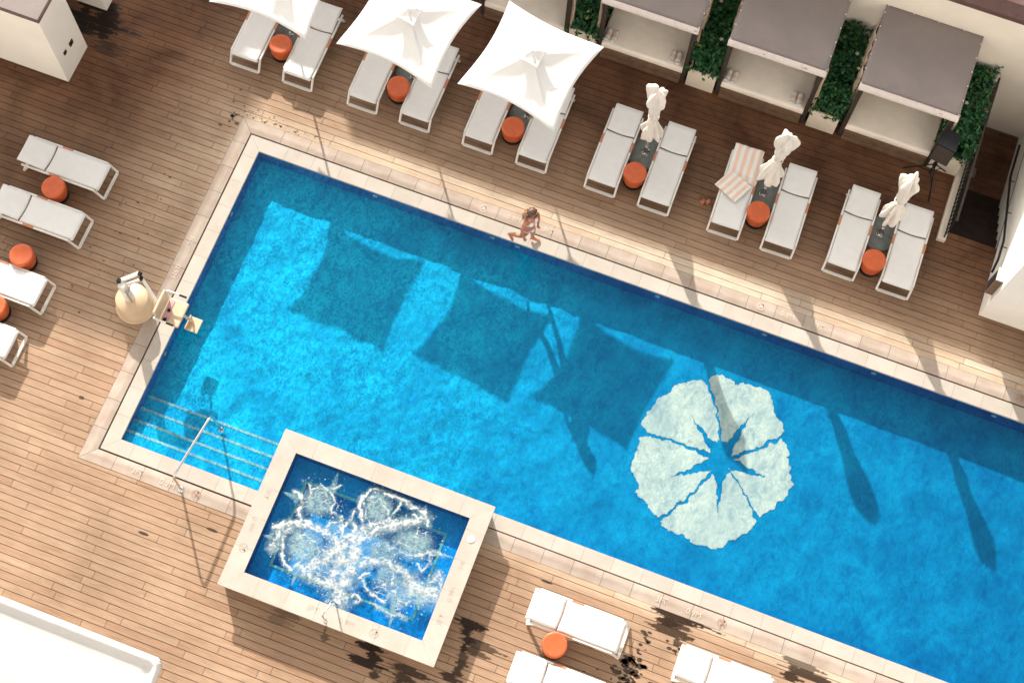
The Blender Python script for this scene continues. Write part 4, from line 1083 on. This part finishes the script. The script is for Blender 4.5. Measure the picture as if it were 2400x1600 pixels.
# low kerb and black railing along the stairs
r = empty('stair_kerb', (14.07, 2.86, 0)); tag(r, 'low cream kerb along the left side of the stairs', 'kerb')
b = MB(); b.box(0, 0, -.02, .18, 3.5, .12, .008); b.box(.13, .28, -1.06, .18, 3.5, -.02); b.build('kerb', M['planter'], r)
r = empty('stair_railing', (14.2, 2.9, .12)); tag(r, 'black slatted metal railing beside the stairs', 'railing')
b = MB(); b.box(-.02, 0, .86, .025, 3.45, .90, .004); b.build('top_rail', M['frame'], r)
b = MB(); b.box(-.012, 0, .04, .012, 3.45, .07); b.build('bottom_rail', M['black'], r)
for k in range(34):
    y = .02 + k * .102
    b = MB(); b.box(-.008, y, .0, .008, y + .03, .86); b.build('baluster', M['black'], r)

# speaker on a tripod
r = empty('speaker_stand', (13.5, 4.09, 0)); tag(r, 'black tripod stand in front of the end planter', 'tripod stand')
b = MB(); b.tube([(0, 0, .35), (0, 0, 1.22)], .02, 10); b.build('pole', M['black'], r)
for a in (-1.15, 2.9, .75):
    b = MB(); c_, s_ = math.cos(a), math.sin(a)
    b.tube([(.0, .0, .78), (.50 * c_, .50 * s_, .015)], .015, 8); b.tube([(0, 0, .42), (.27 * c_, .27 * s_, .36)], .010, 6); b.build('leg', M['black'], r)
b = MB(); b.lathe([(.04, .70), (.045, .72), (.045, .80), (.03, .84)], 14); b.build('collar', M['black'], r)
r = empty('speaker', (13.5, 4.10, 1.22)); tag(r, 'black loudspeaker on the tripod stand by the hedge', 'speaker')
r.rotation_euler = (0, 0, R(-10)); r.scale = (1.25, 1.25, 1.15)
b = MB()
b.add([(-.16, -.17, 0), (.16, -.17, 0), (.11, .17, 0), (-.11, .17, 0), (-.16, -.17, .55), (.16, -.17, .55), (.11, .15, .55), (-.11, .15, .55)], [(0, 3, 2, 1), (4, 5, 6, 7), (0, 1, 5, 4), (1, 2, 6, 5), (2, 3, 7, 6), (3, 0, 4, 7)])
b.build('cabinet', M['black'], r)
b = MB(); b.box(-.145, -.185, .02, .145, -.171, .53, .004); b.build('grille', M['frame'], r)

# the white canopy at the bottom left
r = empty('shade_canopy', (3.46, -10.62, 0)); tag(r, 'large white fabric canopy with rolled edge at the bottom left', 'canopy')
b = MB()
def edge_h(d):
    return .06 * math.exp(-((d - .09) / .08) ** 2) - .06 * math.exp(-((d - .40) / .24) ** 2) + .17 * sstep(.42, 1.0, d) - .35 * sstep(1.0, 2.4, d)
def can(u, v):
    dx = 4.2 * u ** 1.3; dy = 3.4 * v ** 1.5
    d = dy; h = edge_h(dy) - .05
    hx = .07 * math.exp(-((dx - .06) / .06) ** 2) - .03 * math.exp(-((dx - .2) / .08) ** 2)
    h = max(h, h * .5 + hx) if dx < .12 else h + hx * .6
    rd = .16; cx = max(0, rd - dx); cy = max(0, rd - dy); 
    x, y = -dx, -dy
    if cx > 0 and cy > 0:
        l = max(cx, cy); q = math.hypot(cx, cy)
        if q > 0: s_ = l / q; x = -(rd - cx * s_); y = -(rd - cy * s_)
    drop_ = -.08 * max(0, 1 - dx / .03) - .08 * max(0, 1 - dy / .04)
    return (x, y, 2.55 + h + drop_)
b.grid(can, 90, 90); b.build('canopy', M['awning'], r, solid=.01)
b = MB(); b.box(-4.1, -3.4, 2.40, -.10, -.12, 2.43); b.build('frame', M['white_metal'], r)
for (x, y) in ((-.3, -1.7), (-3.9, -1.7), (-.3, -3.2), (-3.9, -3.2)):
    b = MB(); b.box(x - .04, y - .04, 0, x + .04, y + .04, 2.40, .006); b.build('post', M['white_metal'], r)
b = MB(); b.grid(lambda u, v: (.10 + .28 * u * (1 - .2 * v), -.36 - .8 * v, 2.12 + .05 * math.sin(PI * u)), 8, 8); b.build('side_flap', M['awning'], r, solid=.01)

# ------------------------------------------------------------------ pool lift
r = empty('pool_lift', (-.60, -4.33, 0)); tag(r, 'beige and white pool lift chair at the pool edge', 'pool lift')
b = MB(); b.lathe([(.36, 0), (.385, .01), (.385, .05), (.355, .07), (.352, .40), (.335, .425), (.0, .445)], 48); b.build('base_cover', M['beige'], r, rot=(0, 0, 0)).scale = (.93, .93, 1)
b = MB(); b.lathe([(.40, .001), (.40, .02), (.37, .03)], 48); b.build('base_ring', M['beige'], r)
b = MB(); b.box(-.12, -.075, .42, .03, .075, 1.12, .03); b.lathe([(.10, .44), (.10, .70), (.085, .74), (0, .75)], 24, xf=T(-.04, 0, 0)); b.build('mast', M['white_metal'], r)
def beam(mb, p, q, w_, h_):
    p = Vector(p); q = Vector(q); d = q - p; X = Matrix.Translation(p) @ d.to_track_quat('X', 'Z').to_matrix().to_4x4()
    mb.box(0, -w_ / 2, -h_ / 2, d.length, w_ / 2, h_ / 2, .008, xf=X)
b = MB(); beam(b, (-.12, .05, 1.12), (.20, .31, 1.20), .07, .06); beam(b, (-.08, -.02, 1.02), (.22, .22, 1.08), .05, .05); b.build('upper_arm', M['white_metal'], r)
b = MB(); b.box(-.16, -.0, 1.08, -.08, .09, 1.17, .01); b.box(.18, .26, 1.16, .25, .34, 1.245, .01); b.box(.235, .20, 1.10, .29, .28, 1.20, .01); b.build('joint_cap', M['black'], r)
b = MB(); beam(b, (.22, .28, 1.14), (.66, -.02, .86), .06, .05); beam(b, (.66, -.02, .86), (.66, -.02, .50), .05, .05); b.build('lower_arm', M['white_metal'], r)
b = MB(); b.tube([(.04, -.06, .98), (.10, -.10, .58)], .032, 12); b.tube([(.08, .1, 1.05), (.04, -.05, .8)], .012, 8); b.build('actuator', M['chrome'], r)
b = MB(); b.box(.74, -.27, .46, 1.14, .27, .515, .025); seat = b.build('seat', M['beige'], r)
b = MB(); b.box(.67, -.26, .50, .725, .26, .92, .022, xf=T(0, 0, 0)); b.build('backrest', M['beige'], r)
for s in (-1, 1):
    b = MB(); b.tube(bend([(.68, s * .27, .66), (.68, s * .31, .74), (1.06, s * .31, .72)], .04), .018, 10); arm = b.build('armrest', M['white_metal'], r)
    b = MB(); b.tube([(.95, s * .31, .727), (1.10, s * .31, .717)], .021, 10); b.build('grip', M['black'], arm)
b = MB(); b.box(.80, -.24, .516, .86, .22, .528, .003); b.box(.84, -.20, .517, .90, -.02, .535, .004); sp = b.build('seat_belt', M['pink'], r)
b = MB(); b.box(.80, -.03, .528, .86, .03, .54, .003); b.box(.795, -.25, .527, .865, -.17, .545, .004); b.build('buckle', M['black'], sp)
b = MB(); beam(b, (1.12, .02, .48), (1.24, .06, .10), .05, .04); fo_ = b.build('footrest', M['beige'], r)
b = MB(); b.box(1.14, -.13, .06, 1.40, .17, .085, .008); b.box(1.14, -.13, .086, 1.165, .17, .16, .006); b.build('foot_plate', M['beige'], fo_)

# ------------------------------------------------------------------ sandals
def sandal(x, y, rz, label):
    r = empty('sandal', (x, y, 0), rz); tag(r, label, 'sandal', 'pair of sandals on the deck')
    pts = []
    for k in range(28):
        a = 2 * PI * k / 28; w_ = .047 + .010 * math.cos(a); pts.append((.125 * math.cos(a), w_ * math.sin(a)))
    b = MB(); b.poly(pts, .0, .022); b.build('sole', M['sandal'], r)
    b = MB(); b.poly([(p[0] * .88, p[1] * .82) for p in pts], .022, .026); b.build('insole', M['sole'], r)
    b = MB(); b.grid(lambda u, v: (.0 + .085 * u, .055 * math.cos(PI * v), .012 + .050 * math.sin(PI * v)), 4, 14); b.build('strap', M['sandal'], r, solid=.006)
    b = MB(); b.grid(lambda u, v: (-.10 + .03 * math.cos(PI * (v - .5)) * -1, .045 * math.cos(PI * v), .02 + .03 * u + .02 * math.sin(PI * v)), 2, 14); b.build('heel_strap', M['sandal'], r, solid=.005)
sandal(9.285, 1.955, R(-42), 'tan slide sandal farther from the lounger with the towel'); sandal(9.40, 2.0, R(-50), 'tan slide sandal closer to the lounger with the towel')

# ------------------------------------------------------------------ the walking woman
def skinned(name, verts, edges, rad, mat, parent, sub=2):
    me = bpy.data.meshes.new(name); bm = bmesh.new(); sk = bm.verts.layers.skin.verify()
    bv = [bm.verts.new(v) for v in verts]
    for i, (v, rr_) in enumerate(zip(bv, rad)):
        v[sk].radius = rr_ if isinstance(rr_, tuple) else (rr_, rr_); v[sk].use_root = (i == 0)
    for i, j in edges: bm.edges.new((bv[i], bv[j]))
    bm.to_mesh(me); bm.free(); me.materials.append(mat)
    o = bpy.data.objects.new(name, me); col.objects.link(o)
    if parent: o.parent = parent
    md = o.modifiers.new('skin', 'SKIN'); md.use_smooth_shade = True; md.branch_smoothing = .35
    s2 = o.modifiers.new('smooth', 'SUBSURF'); s2.levels = sub; s2.render_levels = sub
    return o
PO = Vector((6.24, -.26, 0))
person = empty('person', PO); tag(person, 'woman in a white bikini and sunglasses walking along the pool edge', 'person')
V = []; E = []; RD = []
def vtx(x, y, z, r_, par=None):
    V.append((x - PO.x, y - PO.y, z)); RD.append(r_); i = len(V) - 1
    if par is not None: E.append((par, i))
    return i
pel = vtx(6.235, -.27, .90, (.135, .115)); bel = vtx(6.245, -.27, 1.02, (.11, .09), pel); wai = vtx(6.255, -.265, 1.10, (.108, .088), bel)
che = vtx(6.268, -.262, 1.24, (.125, .10), wai); uch = vtx(6.275, -.26, 1.34, (.11, .085), che); nec = vtx(6.285, -.26, 1.42, .05, uch)
hd0 = vtx(6.297, -.262, 1.49, .062, nec); hd1 = vtx(6.300, -.262, 1.56, .088, hd0); hd2 = vtx(6.295, -.26, 1.63, .072, hd1)
# arms: right (near the water) and left
def arm(sh, el, wr, side):
    a = vtx(*sh, .048, uch); e_ = vtx(*el, .037, a); w_ = vtx(*wr, .025, e_)
    d = (Vector(wr) - Vector(el)).normalized(); f = Vector((.8, -.2, 0)).normalized(); s = d.cross(f).normalized()
    pc = Vector(wr) + d * .055; palm = vtx(*pc, (.034, .016), w_)
    for k, (off, L) in enumerate(((-.027, .062), (-.009, .072), (.009, .068), (.027, .052))):
        p0 = pc + d * .032 + f * off; p1 = p0 + d * L * .55 + s * side * .008; p2 = p1 + d * L * .45 + s * side * .018
        i = vtx(*p0, .009, palm); j = vtx(*p1, .008, i); vtx(*p2, .0065, j)
    t0 = pc - d * .012 + f * .036; i = vtx(*t0, .010, palm); vtx(*(t0 + d * .035 + f * .022), .0085, i)
arm((6.205, -.415, 1.335), (6.175, -.475, 1.06), (6.225, -.475, .83), 1); arm((6.345, -.10, 1.335), (6.385, -.085, 1.07), (6.40, -.13, .84), -1)
# legs: front (left) and trailing (right)
def leg(hip, kn, an, toe, heel, pr):
    h = vtx(*hip, .092, pel); m = vtx(*Vector(hip).lerp(Vector(kn), .5), .078, h); k = vtx(*kn, .055, m)
    cf = vtx(*Vector(kn).lerp(Vector(an), .35), .052, k); a = vtx(*an, .034, cf); mid = Vector(an).lerp(Vector(toe), .55); mid.z = (toe[2] + an[2]) * .42
    f1 = vtx(*mid, (.038, .026), a); vtx(*toe, (.034, .016), f1); vtx(*heel, .028, a)
leg((6.265, -.175, .83), (6.315, -.145, .47), (6.30, -.125, .085), (6.475, -.105, .02), (6.262, -.13, .032), 0)
leg((6.225, -.345, .83), (6.13, -.315, .46), (5.865, -.275, .24), (5.955, -.30, .022), (5.83, -.268, .185), 0)
skinned('body', V, E, RD, M['skin'], person)
# nose, ears
b = MB(); hc = Vector((6.300, -.262, 1.555)) - PO; fd = Vector((.93, -.36, 0)).normalized(); sd_ = Vector((-fd.y, fd.x, 0))
b.tube([hc + fd * .075 + Vector((0, 0, .02)), hc + fd * .104 + Vector((0, 0, -.02)), hc + fd * .085 + Vector((0, 0, -.03))], [.010, .014, .010], 8); b.build('nose', M['skin'], person)
for s in (-1, 1):
    b = MB(); b.lathe([(0, -.01), (.022, -.006), (.026, 0), (.02, .008), (0, .01)], 12, xf=Matrix.Translation(hc + sd_ * s * .085) @ Matrix.Rotation(PI / 2, 4, 'Y')); b.build('ear', M['skin'], person)
b = MB(); b.tube([hc + fd * .086 + sd_ * -.022 + Vector((0, 0, -.055)), hc + fd * .092 + Vector((0, 0, -.057)), hc + fd * .086 + sd_ * .022 + Vector((0, 0, -.055))], .006, 6); b.build('mouth', M['pink'], person)
b = MB()
for s in (-1, 1):
    b.lathe([(0, .0), (.028, .002), (.03, .008), (0, .012)], 16, xf=Matrix.Translation(hc + fd * .082 + sd_ * s * .034 + Vector((0, 0, .012))) @ fd.to_track_quat('Z', 'Y').to_matrix().to_4x4())
    b.tube([hc + fd * .08 + sd_ * s * .062 + Vector((0, 0, .015)), hc + sd_ * s * .092 + Vector((0, 0, .01))], .004, 6)
b.tube([hc + fd * .09 + sd_ * -.01 + Vector((0, 0, .015)), hc + fd * .09 + sd_ * .01 + Vector((0, 0, .015))], .004, 6); b.build('sunglasses', M['black'], person)
# hair: cap + lengths falling behind the shoulders
b = MB()
def haircap(u, v):
    th = 2 * PI * u; ph = v * R(112); rad = .108 + .008 * math.sin(th * 9) * math.sin(ph) + .006 * NZ(u * 20, v * 8)
    d_ = Vector((math.sin(ph) * math.cos(th), math.sin(ph) * math.sin(th), math.cos(ph)))
    p = hc + Vector((0, 0, .03)) - fd * .012
    q = p + Vector((d_.x * rad, d_.y * rad, d_.z * rad * 1.02))
    k = d_.dot(fd)
    if k > .45 and d_.z < .55: q = q - fd * .07 * min(1, (k - .45) / .3) + Vector((0, 0, .02))
    return q
b.grid(haircap, 36, 14); hr = b.build('hair', M['hair'], person, solid=.006)
b = MB(); rs = random.Random(9)
for k in range(26):
    a = rs.uniform(-1.1, 1.1); root = hc - fd * (.075 + .02 * rs.random()) * math.cos(a) + sd_ * .10 * math.sin(a) + Vector((0, 0, .02 + .05 * rs.random()))
    back = -fd * rs.uniform(.05, .12) + sd_ * math.sin(a) * .04
    b.tube([root, root + back * .7 + Vector((0, 0, -.08)), root + back + Vector((0, 0, -.19)), root + back * 1.15 + Vector((0, 0, -.27 - .08 * rs.random()))], [.018, .022, .017, .004], 6)
b.build('hair_lengths', M['hair_sunlit'], hr)
# bikini
def band(name, c, rx, ry, z, hgt, tilt=0.0, yaw=0.0):
    b = MB()
    def fn(u, v):
        a = 2 * PI * u; x = rx * math.cos(a); y = ry * math.sin(a); zz = z + hgt * (v - .5) + tilt * math.cos(a)
        return (c[0] + x * math.cos(yaw) - y * math.sin(yaw), c[1] + x * math.sin(yaw) + y * math.cos(yaw), zz)
    b.grid(fn, 36, 4); return b
yaw = math.atan2(fd.y, fd.x)
c0 = (6.268 - PO.x, -.262 - PO.y)
b = band('t', c0, .118, .142, 1.235, .055, 0, yaw)
for s in (-1, 1):
    cc_ = Vector((c0[0], c0[1], 1.255)) + fd * .098 + sd_ * s * .062
    b.lathe([(0, .052), (.03, .045), (.055, .02), (.062, -.01), (.05, -.03)], 16, xf=Matrix.Translation(cc_ - fd * .02) @ fd.to_track_quat('Z', 'Y').to_matrix().to_4x4())
    b.tube([cc_ + Vector((0, 0, .04)), Vector((c0[0], c0[1], 1.385)) + fd * .035 + sd_ * s * .075, Vector((c0[0], c0[1], 1.38)) - fd * .06 + sd_ * s * .04], .008, 6)
b.build('bikini_top', M['bikini'], person, solid=.004)
b = band('b', (6.235 - PO.x, -.27 - PO.y), .124, .146, .925, .035, 0, yaw)
b.tube([Vector((6.235, -.27, .90)) - PO + fd * .125, Vector((6.235, -.27, .80)) - PO + fd * .06, Vector((6.235, -.27, .78)) - PO - fd * .03, Vector((6.235, -.27, .88)) - PO - fd * .13], [.035, .03, .035, .055], 10)
b.build('bikini_bottom', M['bikini'], person, solid=.004)
